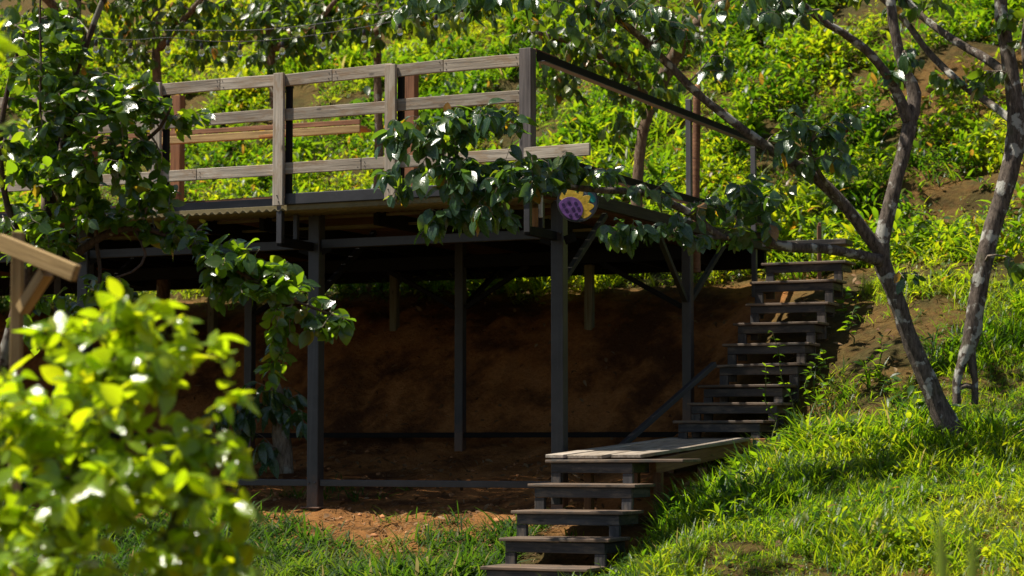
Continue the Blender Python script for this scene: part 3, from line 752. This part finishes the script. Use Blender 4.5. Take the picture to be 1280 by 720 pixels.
# ------------------------------------------------------------------ string lights
sl_ = empty('string_lights', at(330, 40, 21.0), 'string of clear bulbs on a thin cable above the deck', 'string lights')
BU = [(120, 50), (163, 53), (210, 50), (252, 54), (300, 55), (353, 52), (404, 45), (455, 37), (500, 28), (545, 18), (578, 8)]
cab = np.array([[*at(u, v - 3, 21.0), .004] for u, v in [(40, 38)] + BU + [(640, -14), (720, -50)]])
tube_obj('cable', [catmull(cab, .1)], M['rubber'], sl_, 6, 0)
wire = np.array([[*at(u, v, 21.3), .004] for u, v in ((200, 38), (330, 37), (440, 23), (560, -2), (700, -40))])
tube_obj('support_wire', [catmull(wire, .15)], M['steel_grey'], sl_, 6, 0)
for u, v in BU:
    p = at(u, v, 21.0)
    bu = tube_obj('socket', [np.array([[*p, .016], [*(p - [0, 0, .02]), .019], [*(p - [0, 0, .055]), .017]])], M['rubber'], sl_, 8, 0)
    prof = np.array([[0, .012], [.015, .022], [.035, .030], [.055, .029], [.07, .02], [.078, .006]])
    tube_obj('bulb', [np.array([[*(p - [0, 0, .055 + a]), r] for a, r in prof])], M['glass'], bu, 10, 0)

# ------------------------------------------------------------------ wooden sign frame, near left
sf = empty('wooden_frame_post', at(22, 700, 9.0), 'tan timber post with a slanting arm and brace near the left edge', 'post')
gpz = gz(*at(22, 700, 9.0)[:2])
top = at(23, 290, 9.05); bot = np.array([top[0], top[1], gpz - .1])
bar('post', bot, top, .047, .045, M['wood_tan'], sf, side=np.array([1., 0, 0]), bevel=.004)
bar('arm', at(-2, 302, 8.95), at(95, 342, 8.8), .04, .07, M['wood_tan'], sf)
bar('brace', at(28, 388, 8.99), at(58, 340, 8.88), .05, .05, M['wood_tan'], sf)

# ------------------------------------------------------------------ trees
def limb(pts, step=.07):
    """pts: (u, v, D, r)"""
    return catmull(np.array([[*at(u, v, D), r] for u, v, D, r in pts]), step)

def grow(limbs, zones, seed, bend=.12, rtwig=.009):
    rg = np.random.default_rng(seed)
    nodes = np.vstack([l[:, :3] for l in limbs]); rad = np.concatenate([l[:, 3] for l in limbs])
    T = []
    for u, v, D, ru, rv, rD, n in zones:
        q = rg.standard_normal((n, 3)); q = nrm(q) * rg.random((n, 1)) ** (1 / 2.4)
        for a in q: T.append(at(u + a[0] * ru, v + a[1] * rv, D + a[2] * rD))
    T = np.array(T)
    d0 = np.array([np.min(np.linalg.norm(nodes - p, axis=1)) for p in T])
    twigs, tips = [], []
    for i in np.argsort(d0):
        p = T[i]; d = np.linalg.norm(nodes - p, axis=1); d = d + np.where(rad < .004, .12, 0)
        j = int(np.argmin(d)); q = nodes[j]; L = np.linalg.norm(p - q)
        m = max(3, int(L / .09)); tpar = np.linspace(0, 1, m)[:, None]
        off = nrm(rg.standard_normal(3)) * L * bend; off[2] += L * .10
        path = q + (p - q) * tpar + off * (np.sin(np.pi * tpar)) + rg.standard_normal((m, 3)) * .008 * np.minimum(tpar * 4, 1)
        r0 = min(rad[j] * .7, rtwig * (1 + .9 * L)); r1 = .0025
        rr = r0 + (r1 - r0) * tpar[:, 0]
        twigs.append(np.hstack([path, rr[:, None]]))
        nodes = np.vstack([nodes, path[1:]]); rad = np.concatenate([rad, rr[1:]])
        tips.append(path)
    return twigs, tips

def foliage(tips, per, L, wr, droop, spread, seed, back=.28):
    rg = np.random.default_rng(seed); P, D, Nn = [], [], []
    for path in tips:
        e = path[-1]; dirn = nrm(path[-1] - path[-2] + 1e-6)
        seg = np.cumsum(np.r_[0, np.linalg.norm(np.diff(path, axis=0), axis=1)]); tot = seg[-1]
        k = max(2, int(rg.poisson(per)))
        for i in range(k):
            l = tot - min(back, tot * .95) * (i / k) ** 1.1
            p = np.array([np.interp(l, seg, path[:, c]) for c in range(3)])
            lat = rg.standard_normal(3); lat[2] *= .5
            d = nrm(dirn * .55 + nrm(lat) * spread - UP * droop * rg.uniform(.5, 1.4))
            nn = UP * rg.uniform(.5, 1.2) + rg.standard_normal(3) * .5 + np.array([-.18, -.48, 0]) * rg.uniform(.2, 1.4)
            P.append(p); D.append(d); Nn.append(nn)
    P, D, Nn = map(np.array, (P, D, Nn)); n = len(P)
    Ls = L * rg.uniform(.55, 1.2, n)
    return P, D, Nn, Ls, Ls * rg.uniform(*wr, n)

def tree(name, base, label, cat, limbs, zones, seed, bark, leafm, per=5, dens=1.0, L=.12, wr=(.5, .68), droop=.5, spread=.8, group=None, nside=12, rtwig=.009, prof='ovate', tone=(0, 1), curl=(.05, .5), fold=(.1, .4), twigmat='twig', back=.28):
    root = empty(name, base, label, cat, group)
    zones = [(*z_[:6], max(2, int(z_[6] * (dens if z_[1] > -30 else 1)))) for z_ in zones]
    tw, tips = grow(limbs, zones, seed, rtwig=rtwig)
    V1, Q1 = tubes(limbs, nside, .14, seed); V2, Q2 = tubes(tw, 5, .1, seed)
    Q = np.vstack([Q1, Q2 + len(V1)]); V1 = np.vstack([V1, V2])
    tk = link_mesh('trunk', V1, [tuple(q) if q[2] != q[3] else tuple(q[:3]) for q in Q], M[bark], root, smooth=True, attrs={'gl': ('FLOAT_VECTOR', V1)})
    tk.data.materials.append(M[twigmat])
    tk.data.polygons.foreach_set('material_index', np.r_[np.zeros(len(Q1), np.int32), np.ones(len(Q2), np.int32)])
    P, D, Nn, Ls, Ws = foliage(tips, per, L, wr, droop, spread, seed + 1, back)
    n = len(P); rg = np.random.default_rng(seed + 2)
    rnd = np.clip(rg.beta(2, 2.6, n), 0, .9); rnd = np.where(rg.random(n) < .02, 1.0, rnd); rnd = tone[0] + (tone[1] - tone[0]) * rnd
    leaves('crown', P, D, Nn, Ls, Ws, M[leafm], root, prof, rg.uniform(*fold, n), rg.uniform(*curl, n), rnd, wave=.05)
    return root, tips

# tree with the long branch that hangs in front of the deck
limA = [
    limb([(1192, 560, 16.5, .15), (1184, 535, 16.5, .13), (1172, 505, 16.5, .098), (1140, 430, 16.5, .084), (1117, 365, 16.5, .08), (1102, 325, 16.5, .082), (1105, 290, 16.5, .072), (1118, 235, 16.5, .062), (1135, 165, 16.55, .066), (1143, 118, 16.6, .064), (1128, 80, 16.6, .05), (1117, 30, 16.6, .048), (1108, -40, 16.7, .045), (1090, -180, 16.8, .035), (1040, -330, 16.6, .02)]),
    limb([(1104, 318, 16.5, .07), (1085, 295, 16.45, .058), (1060, 262, 16.4, .055), (1020, 222, 16.3, .05), (975, 195, 16.2, .045), (920, 155, 16.1, .04), (870, 115, 16.0, .037), (830, 75, 15.9, .034), (795, 42, 15.8, .033), (740, 0, 15.6, .025), (660, -60, 15.3, .015)]),
    limb([(1100, 326, 16.45, .06), (1070, 318, 16.35, .046), (1030, 311, 16.2, .042), (980, 308, 16.0, .045), (940, 294, 15.9, .04), (905, 297, 15.8, .03), (868, 270, 15.7, .034), (838, 254, 15.6, .034), (800, 240, 15.5, .032), (752, 238, 15.4, .028), (700, 232, 15.3, .024), (640, 222, 15.2, .018), (585, 206, 15.1, .012), (540, 190, 15.1, .008)]),
    limb([(1136, 150, 16.55, .06), (1118, 110, 16.5, .045), (1090, 70, 16.4, .042), (1055, 42, 16.3, .036), (1020, 20, 16.2, .032), (960, -40, 16.0, .025), (900, -120, 15.8, .015)]),
    limb([(905, 297, 15.8, .02), (860, 296, 15.7, .016), (820, 293, 15.6, .012), (785, 290, 15.55, .008)]),
    limb([(1060, 262, 16.4, .03), (1030, 225, 16.2, .022), (1012, 190, 16.1, .016), (1020, 165, 16.0, .01)]),
]
zA = [(545, 160, 15.1, 45, 22, .25, 22), (610, 150, 15.1, 55, 22, .25, 18), (560, 215, 15.0, 50, 30, .25, 20), (620, 225, 15.0, 70, 28, .3, 36), (680, 208, 15.2, 60, 20, .3, 26),
      (600, 262, 15.0, 50, 22, .25, 18), (545, 275, 15.0, 28, 16, .2, 7), (752, 212, 15.3, 35, 12, .25, 7), (492, 160, 15.1, 22, 35, .2, 6), (490, 225, 15.1, 20, 30, .2, 6),
      (785, 288, 15.5, 34, 14, .2, 11), (850, 285, 15.6, 45, 16, .2, 10), (820, 235, 15.5, 45, 14, .2, 5), (915, 250, 15.8, 55, 26, .3, 16), (935, 285, 15.8, 45, 18, .25, 9), (960, 240, 15.8, 35, 22, .3, 9),
      (975, 158, 16.0, 50, 40, .4, 12), (1050, 158, 16.1, 34, 34, .3, 7), (1030, 200, 16.0, 40, 26, .3, 6), (900, 75, 16.0, 20, 30, .2, 6), (1130, 75, 16.5, 35, 16, .2, 5),
      (1135, 345, 16.4, 14, 14, .15, 2), (840, 25, 15.8, 70, 30, .4, 18), (960, 10, 15.9, 80, 22, .4, 24), (760, 10, 15.6, 80, 35, .4, 24), (640, -10, 15.3, 100, 25, .4, 22), (540, 0, 15.3, 70, 22, .4, 10),
      (900, -120, 16.0, 160, 80, .8, 45), (1100, -200, 16.7, 160, 100, 1.2, 70), (960, -190, 18.0, 110, 70, 1.4, 60), (800, -130, 18.6, 170, 55, 1.3, 110), (1060, -260, 19.5, 170, 80, 1.8, 70), (700, -110, 15.6, 120, 60, .7, 25)]  # the farther clusters above the view are added to shade steps and hill
limA = [np.c_[l_[:, :3], l_[:, 3] * .82] for l_ in limA]; limB_k = .84
treeA, tipsA = tree('persimmon_tree', at(1172, 520, 16.5), 'leaning lichen spotted tree with a long leafy branch hanging in front of the deck', 'tree', limA, zA, 21, 'bark', 'leaf_dark', 3.7, 1.75, .135, (.46, .62), .8, .8, tone=(0, 1), back=.42)
fA = np.array([q_[-1] for q_ in tipsA]); fq = fA[np.argmin(np.linalg.norm(fA - at(1060, 148, 16.1), axis=1))]
v, f = ballv(fq - np.array([0, .0, .04]), .032, 14, 9, .85); fr_ = link_mesh('fruit', v, f, M['fruit_red'], treeA, smooth=True); fr_['label'] = 'dark red ripe fruit'

# tree at the right edge
limB = [
    limb([(1196, 505, 17.0, 0.042), (1196, 478, 17.0, 0.038), (1203, 452, 17.0, 0.050), (1212, 430, 17.0, 0.077), (1219, 390, 17.0, 0.077), (1230, 330, 17.0, 0.080), (1245, 270, 17.0, 0.084), (1262, 215, 17.0, 0.084), (1270, 150, 17.0, 0.077), (1262, 80, 17.0, 0.067), (1252, 20, 17.0, 0.063), (1249, -50, 17.0, 0.057), (1240, -180, 17.0, 0.042), (1200, -330, 16.8, 0.021)]),
    limb([(1218, 505, 17.0, 0.034), (1219, 478, 17.0, 0.029), (1215, 452, 17.0, 0.042), (1212, 425, 17.05, 0.059)]),
    limb([(1196, 486, 17.0, 0.025), (1208, 482, 16.98, 0.027), (1220, 486, 17.0, 0.025)]),
    limb([(1262, 225, 17.05, 0.050), (1278, 170, 17.1, 0.055), (1286, 110, 17.2, 0.050), (1284, 40, 17.3, 0.046), (1300, -60, 17.4, 0.038), (1330, -200, 17.5, 0.025)]),
    limb([(1262, 100, 17.05, 0.042), (1240, 78, 17.2, 0.042), (1205, 58, 17.4, 0.040), (1175, 38, 17.6, 0.037), (1150, 18, 17.7, 0.034), (1125, -12, 17.8, 0.032), (1080, -80, 17.9, 0.021)]),
    limb([(1264, 150, 17.1, 0.038), (1238, 130, 17.3, 0.035), (1205, 108, 17.5, 0.035), (1180, 85, 17.7, 0.034), (1158, 62, 17.8, 0.032), (1130, 25, 17.9, 0.029), (1085, -20, 18.0, 0.025), (1030, -90, 18.2, 0.017)]),
]
zB = [(1270, 340, 16.4, 22, 14, .2, 8), (1225, 100, 16.9, 30, 20, .2, 5), (1130, 5, 17.6, 60, 14, .4, 9), (1040, -20, 17.9, 60, 22, .4, 14), (1270, 30, 16.8, 22, 30, .3, 7),
      (1200, -140, 17.3, 140, 80, 1.0, 42), (1060, -120, 17.9, 120, 60, .8, 30), (1180, -220, 18.5, 170, 90, 2.0, 80), (1300, -160, 19.0, 140, 80, 2.2, 50), (1320, -120, 17.3, 100, 90, .8, 28), (1180, 95, 17.4, 25, 15, .2, 4)]  # the deep clusters above the view are added to dapple the hill with shade
limB = [np.c_[l_[:, :3], l_[:, 3] * limB_k] for l_ in limB]
treeB, _ = tree('persimmon_tree', at(1205, 500, 17.0), 'upright lichen spotted tree with a hollow forked foot at the right edge', 'tree', limB, zB, 33, 'bark', 'leaf_back', 5, 1.0, .13, (.5, .64), .7, .65, tone=(0, .97))

# leafy tree on the left in front of the deck
limC = [
    limb([(-30, 640, 14.2, .07), (-10, 520, 14.1, .06), (15, 420, 14.0, .052), (40, 330, 13.9, .045), (62, 250, 13.9, .036), (85, 160, 13.9, .028), (95, 90, 13.9, .02), (110, 40, 13.9, .012)]),
    limb([(15, 420, 14.0, .04), (60, 350, 13.8, .03), (120, 300, 13.7, .025), (168, 285, 13.6, .022), (225, 300, 13.6, .018), (290, 335, 13.5, .014), (350, 368, 13.5, .011), (400, 388, 13.5, .008), (440, 402, 13.5, .005)]),
    limb([(62, 250, 13.9, .025), (110, 215, 13.7, .02), (160, 190, 13.6, .016), (200, 160, 13.6, .012), (215, 130, 13.6, .007)]),
    limb([(40, 330, 13.9, .025), (10, 260, 13.8, .022), (0, 180, 13.7, .018), (10, 110, 13.7, .014), (30, 40, 13.7, .008)]),
    limb([(50, 140, 13.6, .009), (51, 80, 13.6, .008), (50, 10, 13.6, .007), (52, -40, 13.6, .005)]),
    limb([(168, 285, 13.6, .012), (182, 318, 13.55, .01), (165, 340, 13.5, .008), (130, 350, 13.5, .006)]),
    limb([(95, 90, 13.9, .018), (150, -40, 13.8, .02), (260, -170, 13.7, .02), (420, -280, 13.6, .016), (560, -320, 13.6, .01)]),  # added limb above the view, carries the clusters that shade the lawn
    limb([(120, 300, 13.7, .014), (125, 350, 13.7, .011), (110, 400, 13.7, .009), (80, 440, 13.7, .006)]),
]
zC = [(110, 130, 13.7, 80, 45, .4, 38), (60, 90, 13.7, 60, 45, .35, 26), (175, 130, 13.6, 45, 30, .3, 18), (55, 200, 13.7, 70, 55, .4, 40), (145, 200, 13.6, 65, 40, .35, 30), (40, 290, 13.7, 60, 50, .4, 30),
      (185, 245, 13.6, 40, 22, .3, 14), (120, 265, 13.6, 60, 30, .3, 20), (215, 290, 13.6, 45, 22, .3, 14), (285, 325, 13.5, 50, 24, .3, 18), (345, 355, 13.5, 42, 28, .3, 18), (400, 395, 13.5, 42, 24, .25, 13),
      (300, 360, 13.5, 50, 25, .3, 10), (355, 415, 13.5, 25, 30, .2, 8), (120, 375, 13.7, 60, 35, .3, 14), (60, 400, 13.8, 55, 40, .3, 14), (60, 30, 13.7, 50, 30, .3, 10), (240, 150, 13.6, 25, 18, .2, 4), (340, 460, 13.6, 22, 20, .2, 4), (90, -60, 13.7, 110, 40, .5, 14), (470, -300, 13.5, 200, 60, .8, 50), (300, -230, 13.6, 90, 60, .6, 20)]  # last two clusters, above the view, are added to shade the lawn
treeC, tipsC = tree('persimmon_tree', at(-30, 640, 14.2), 'glossy leaved tree with green fruit at the left in front of the deck', 'tree', limC, zC, 45, 'bark_b', 'leaf_persimmon', 5.2, 1.75, .110, (.54, .72), .3, .9, back=.36)
fr_tips = np.array([q_[-1] for q_ in tipsC])
for u, v_ in ((192, 356), (212, 345), (245, 340), (345, 340), (372, 330), (130, 340), (392, 408), (290, 320), (110, 90), (185, 120)):
    c = at(u, v_, 13.5); c = fr_tips[np.argmin(np.linalg.norm((fr_tips - c) * [1, .3, 1], axis=1))] - np.array([0, .02, .045])
    fv, ff = ballv(c, .025, 12, 8, .85); fo = link_mesh('fruit', fv, ff, M['fruit'], treeC, smooth=True)
    tube_obj('calyx', [np.array([[*(c + [0, 0, .017]), .018], [*(c + [0, 0, .023]), .013], [*(c + [0, .012, .045]), .004]])], M['stem'], fo, 8, .1)

# trees on the hill behind the deck
def hill_tree(u, v, D, lab, limbs, zones, seed, **k):
    b = at(u, v, D); b[2] = gz(b[0], b[1]) - .05
    return tree('orchard_tree', b, lab, 'tree', limbs, zones, seed, k.pop('bark', 'bark_hill'), k.pop('leafm', 'leaf_back'), k.pop('per', 5.2), k.pop('dens', 1.35), k.pop('L', .13), (.48, .62), .8, .6, group='trees on the hill behind the deck', nside=9, **k)
def trunkpts(u, D, lean, topv, r):
    b = at(u, 100, D); zb = gz(b[0], b[1]) - .15
    vb = 555 - zb / D * F
    return limb([(u, vb, D, r * .8), (u + lean * .3 + 5, vb + (topv - vb) * .35, D, r * .6), (u + lean * .7 - 4, vb + (topv - vb) * .7, D, r * .5), (u + lean, topv, D, r * .45)], .12)
hill_tree(110, 100, 24.3, 'hill tree at the far left behind the leafy front tree', [trunkpts(110, 24.3, -14, -80, .12), limb([(105, 50, 24.3, .06), (60, 0, 24.0, .05), (10, -50, 23.7, .03)])],
          [(100, 10, 24, 120, 40, .7, 70), (30, 40, 23.8, 60, 40, .6, 26), (130, 75, 23.8, 60, 30, .5, 20), (100, -90, 24, 140, 60, .9, 50)], 61)
hill_tree(200, 120, 24.0, 'hill tree with a pale straight trunk left of the string lights', [trunkpts(202, 24.0, -4, -90, .10), limb([(200, 60, 24, .05), (225, 30, 23.7, .04), (260, -10, 23.4, .025)])],
          [(215, 25, 23.6, 80, 38, .6, 62), (260, 60, 23.4, 55, 22, .5, 20), (170, 70, 23.6, 30, 20, .4, 10), (210, -80, 23.8, 120, 60, .8, 45)], 62)
hill_tree(345, 120, 24.2, 'dense dark hill tree behind the middle of the string lights', [trunkpts(352, 24.2, -14, -80, .10), limb([(345, 60, 24.2, .05), (385, 40, 23.8, .04), (420, 0, 23.5, .025)])],
          [(340, 25, 23.8, 80, 38, .6, 70), (400, 50, 23.6, 50, 25, .5, 24), (345, 70, 23.6, 45, 18, .4, 14), (350, -80, 24, 120, 60, .8, 45)], 63)
hill_tree(465, 100, 24.0, 'thin hill tree with yellowing leaves behind the corner of the railing', [trunkpts(462, 24.0, 20, -90, .085), limb([(470, 40, 24, .04), (510, 10, 23.6, .03), (560, -20, 23.2, .02)])],
          [(470, 20, 23.6, 60, 38, .5, 40), (530, 25, 23.4, 60, 28, .5, 26), (590, 15, 23.2, 60, 22, .5, 16), (480, -80, 23.6, 120, 60, .8, 40)], 64, tone=(.15, 1.0))
hill_tree(800, 150, 23.0, 'hill tree with a bent brown limb behind the steel side railing', [limb([(790, 555 - gz(*at(790, 200, 23.0)[:2]) / 23.0 * F + 20, 23.0, .07), (800, 190, 23.0, .058), (815, 130, 23.0, .06), (838, 80, 22.9, .085), (862, 40, 22.8, .075), (900, 5, 22.7, .06), (960, -60, 22.5, .04)]), limb([(815, 130, 23.0, .05), (780, 90, 22.8, .04), (730, 60, 22.6, .03), (670, 40, 22.4, .02)])],
          [(760, 60, 22.5, 90, 40, .5, 64), (690, 100, 22.5, 45, 35, .4, 28), (800, 110, 22.4, 55, 35, .4, 30), (700, 35, 22.4, 80, 28, .5, 34), (860, 30, 22.5, 60, 30, .5, 24), (820, -70, 22.8, 160, 60, .9, 60), (850, -75, 24.7, 80, 45, .8, 95), (905, -95, 25.3, 80, 40, .8, 70), (1000, -120, 24.0, 80, 50, .8, 95), (1080, -110, 24.8, 80, 50, .8, 80), (900, -150, 23.0, 80, 50, .6, 60), (1230, -170, 22.3, 110, 70, 1.3, 60), (700, -170, 24.5, 140, 60, 1.2, 25), (770, 160, 22.5, 30, 20, .3, 8)], 65)  # most clusters above the view are added, placed to cast shade on the hill

# small tree under the deck, left of the tall front post
yb = at(353, 585, 19.0)
ylim = [limb([(355, 592, 19.0, .085), (354, 565, 19.0, .078), (350, 530, 19.0, .07), (348, 500, 19.0, .055), (345, 480, 19.0, .035)])]
tree('young_tree', yb, 'young tree with drooping dark leaves in the shade under the deck', 'tree', ylim, [(335, 495, 18.9, 45, 22, .3, 14), (300, 520, 18.8, 40, 25, .3, 10), (370, 520, 18.8, 22, 25, .3, 5), (330, 565, 18.7, 25, 14, .2, 3)], 71, 'twig', 'leaf_dark', 6, 1.0, .2, (.3, .42), 1.0, .8)

# ------------------------------------------------------------------ near shrub at the lower left
sb = at(60, 720, 7.2); sbz = gz(sb[0], sb[1])
vb = 555 - sbz / 7.2 * F
limS = [limb([(40, vb + 10, 7.3, .025), (50, 900, 7.3, .02), (65, 720, 7.3, .016), (90, 600, 7.25, .013), (120, 500, 7.2, .01), (150, 420, 7.2, .006)], .05),
        limb([(40, vb + 10, 7.3, .02), (120, 900, 7.2, .016), (180, 740, 7.2, .012), (220, 640, 7.1, .009), (240, 560, 7.1, .006)], .05),
        limb([(40, vb + 10, 7.3, .02), (10, 900, 7.3, .016), (0, 740, 7.3, .012), (0, 620, 7.3, .009), (5, 520, 7.3, .006)], .05),
        limb([(40, vb + 10, 7.3, .02), (-40, 800, 7.6, .016), (-60, 500, 7.8, .012), (-45, 200, 8.0, .009), (-20, 40, 8.0, .006)], .05)]
zS = [(150, 374, 7.1, 16, 8, .1, 2), (222, 392, 7.1, 14, 10, .1, 2), (285, 500, 7.0, 18, 12, .1, 2), (300, 570, 7.0, 16, 14, .1, 2), (312, 640, 7.0, 14, 12, .1, 2), (60, 420, 7.2, 30, 20, .1, 3), (165, 395, 7.2, 55, 22, .2, 8), (150, 440, 7.2, 85, 55, .35, 34), (120, 520, 7.2, 125, 60, .4, 46), (80, 620, 7.2, 120, 70, .4, 50), (190, 600, 7.1, 90, 70, .35, 40), (230, 690, 7.1, 65, 55, .3, 24), (60, 720, 7.2, 120, 60, .4, 40), (20, 530, 7.3, 50, 70, .3, 26), (240, 440, 7.2, 30, 20, .2, 4), (275, 600, 7.0, 30, 50, .2, 9), (285, 700, 7.0, 40, 30, .2, 9), (270, 430, 7.0, 14, 8, .1, 2), (-8, 60, 8.0, 22, 35, .2, 5), (-18, 200, 8.0, 18, 50, .2, 4), (150, 830, 7.2, 180, 70, .5, 40), (300, 715, 7.0, 22, 14, .1, 2)]
tree('leafy_shrub', np.array([*at(40, 720, 7.3)[:2], sbz]), 'bright yellow green shrub out of focus at the lower left', 'shrub', limS, zS, 81, 'stem', 'leaf_bush', 4.8, 1.3, .098, (.46, .62), .2, 1.0, rtwig=.004, twigmat='stem', back=.24)

# blurred grass blades close to the camera at the lower right
gb = at(1190, 720, 4.6); gb[2] = gz(gb[0], gb[1])
gt = empty('tall_grass', gb, 'few tall blurred grass blades close to the camera at the lower right', 'grass')
for (u0, u1, v1, dd) in ((1200, 1174, 655, 0), (1213, 1214, 676, .05), (1240, 1262, 712, -.1), (1165, 1140, 716, .1)):
    top_ = at(u1, v1, 4.6 + dd); low = np.array([gb[0] + (u0 - 1190) / F * 4.6, gb[1] + dd, gb[2]]); d = top_ - low; L_ = np.linalg.norm(d)
    leaves('blade', [low], [d], [[.3, -1, .1]], np.array([L_]), np.array([.034]), M['grass_near'], gt, 'ribbon', .5, np.array([.001]), np.array([.75]))

# ------------------------------------------------------------------ individual weeds by the steps
def weed(u, v, D, h, label, seed, per=7, L=.07, lean=(0, 0)):
    rg = np.random.default_rng(seed); b = at(u, v, D); b[2] = gz(b[0], b[1])
    root = empty('weed_plant', b, label, 'weed', 'weeds by the steps')
    pts = np.array([[*(b + np.array([lean[0] * k + .03 * rg.standard_normal(), lean[1] * k + .03 * rg.standard_normal(), h * k])), .007 - .004 * k] for k in np.linspace(0, 1, 6)])
    P = catmull(pts, .05); tube_obj('stem', [P], M['stem'], root, 6, .1, seed)
    PP, DD, NN = [], [], []
    for i in range(3, len(P)):
        for k in range(int(rg.integers(2, 4))):
            az = rg.random() * 6.283
            PP.append(P[i, :3]); DD.append([math.cos(az), math.sin(az), rg.uniform(-.1, .7)]); NN.append(UP + .4 * rg.standard_normal(3))
    n = len(PP); Ls = L * rg.uniform(.6, 1.4, n)
    leaves('foliage', PP, DD, NN, Ls, Ls * rg.uniform(.3, .42, n), M['leaf_cover'], root, 'lance', .25, rg.uniform(.1, .6, n), rg.beta(2, 3, n) * .8)
weed(1000, 540, 17.9, .95, 'tallest slender weed growing beside the right end of the upper steps', 1, lean=(-.22, 0))
weed(968, 500, 17.95, .75, 'slender weed growing up across the middle of the upper steps', 2, lean=(-.1, 0), L=.06)
weed(1010, 470, 18.4, .5, 'bushy weed on the soil right of the fifth upper step', 3, lean=(.05, 0))
weed(1040, 520, 17.6, .45, 'low weed between the upper steps and the leaning tree', 4)
weed(1110, 470, 17.4, .35, 'broad leaved weed just left of the leaning trunk', 5, L=.12)
k_ = 0
for u, v, D, h, lab in ((1030, 440, 18.9, .3, 'small weed on the red soil right of the sixth upper step'), (1065, 415, 19.3, .32, 'pale weed on the red soil below the tree fork'), (1085, 470, 18.2, .28, 'low weed on the red soil in the middle of the bare bank'),
                         (1055, 385, 19.8, .35, 'weed at the top of the bare bank right of the third step from the top'), (1130, 395, 19.0, .3, 'weed just right of the leaning trunk below its fork'), (1165, 440, 18.2, .34, 'weed between the two trunks on the bare soil'),
                         (1020, 500, 17.9, .3, 'weed at the foot of the bare bank where the grass begins'), (1100, 440, 18.6, .26, 'tiny weed just below the leaning trunk on bare soil')):
    k_ += 1; weed(u, v, D, h, lab, 40 + k_, L=.085)
def tuft(u, v, D, label, seed, n=26, L=(.25, .5)):
    rg = np.random.default_rng(seed); b = at(u, v, D); b[2] = gz(b[0], b[1])
    root = empty('grass_tuft', b, label, 'grass tuft', 'grass tufts by the steps and trees')
    az = rg.random(n) * 6.283; el = rg.uniform(.6, 1.45, n)
    D_ = np.stack([np.cos(az) * np.cos(el), np.sin(az) * np.cos(el), np.sin(el)], -1)
    N_ = np.stack([-np.cos(az) * np.sin(el), -np.sin(az) * np.sin(el), np.cos(el)], -1)
    P = b + np.stack([.05 * rg.standard_normal(n), .05 * rg.standard_normal(n), 0 * az - .01], -1)
    Ls = rg.uniform(*L, n)
    leaves('blades', P, D_, N_, Ls, rg.uniform(.011, .018, n), M['grass'], root, 'blade', 0, rg.uniform(.3, 1.0, n), rg.random(n) * .95)
tuft(1140, 520, 16.2, 'tall grass tuft at the left foot of the leaning trunk', 1)
tuft(1190, 515, 16.2, 'tall grass tuft between the two tree trunks', 2)
tuft(1166, 535, 15.95, 'tall grass tuft right in front of the leaning trunk foot', 8, 30)
tuft(1212, 510, 16.5, 'tall grass tuft in front of the hollow forked foot', 9, 24, (.18, .36))
tuft(1245, 500, 16.4, 'tall grass tuft right of the hollow trunk', 3)
tuft(890, 545, 17.8, 'small grass tuft under the first upper step', 4, 16, (.15, .3))
tuft(800, 556, 17.4, 'small grass tuft beside the landing and the slanted brace', 5, 14, (.1, .22))
tuft(655, 708, 15.15, 'broad grass tuft between the bottom two steps', 6, 16, (.12, .26))
tuft(720, 650, 15.75, 'leafy tuft under the third lower step', 7, 16, (.1, .2))

# ------------------------------------------------------------------ light, sky, camera
SUN_EL = R(64); sh = nrm(np.array([-.97, -.02]))
sd = Vector((sh[0] * math.cos(SUN_EL), sh[1] * math.cos(SUN_EL), math.sin(SUN_EL)))
Ld = bpy.data.lights.new('sun', 'SUN'); Ld.energy = 4.6; Ld.angle = R(.53); Ld.color = (1, .93, .80)
Lo = bpy.data.objects.new('sun', Ld); COL.objects.link(Lo); Lo.rotation_euler = (-sd).to_track_quat('-Z', 'Y').to_euler(); Lo.location = (5, 10, 20)
wd = bpy.data.worlds.new('World'); S.world = wd; wd.use_nodes = True
nt = wd.node_tree; nt.nodes.clear()
sky = nt.nodes.new('ShaderNodeTexSky'); sky.sky_type = 'NISHITA'; sky.sun_disc = False; sky.sun_elevation = SUN_EL; sky.sun_rotation = math.atan2(sh[0], sh[1])
bg = nt.nodes.new('ShaderNodeBackground'); bg.inputs[1].default_value = .05
wo = nt.nodes.new('ShaderNodeOutputWorld'); nt.links.new(sky.outputs[0], bg.inputs[0]); nt.links.new(bg.outputs[0], wo.inputs[0])

cam = bpy.data.cameras.new('camera'); co = bpy.data.objects.new('camera', cam); COL.objects.link(co)
cam.sensor_width = 36; cam.lens = F / 1280 * 36; cam.clip_end = 500; cam.clip_start = .1
co.location = (0, 0, 0); co.rotation_euler = (math.pi / 2 + PITCH, 0, 0)
cam.dof.use_dof = True; cam.dof.focus_distance = 16.3; cam.dof.aperture_fstop = 2.5; cam.dof.aperture_blades = 0
S.camera = co
S.view_settings.view_transform = 'Standard'; S.view_settings.look = 'None'; S.view_settings.exposure = 1.02; S.view_settings.gamma = 1
S.cycles.max_bounces = 6; S.cycles.diffuse_bounces = 3; S.cycles.glossy_bounces = 2; S.cycles.transmission_bounces = 4; S.cycles.transparent_max_bounces = 4
S.cycles.use_denoising = True; S.cycles.sample_clamp_indirect = 4
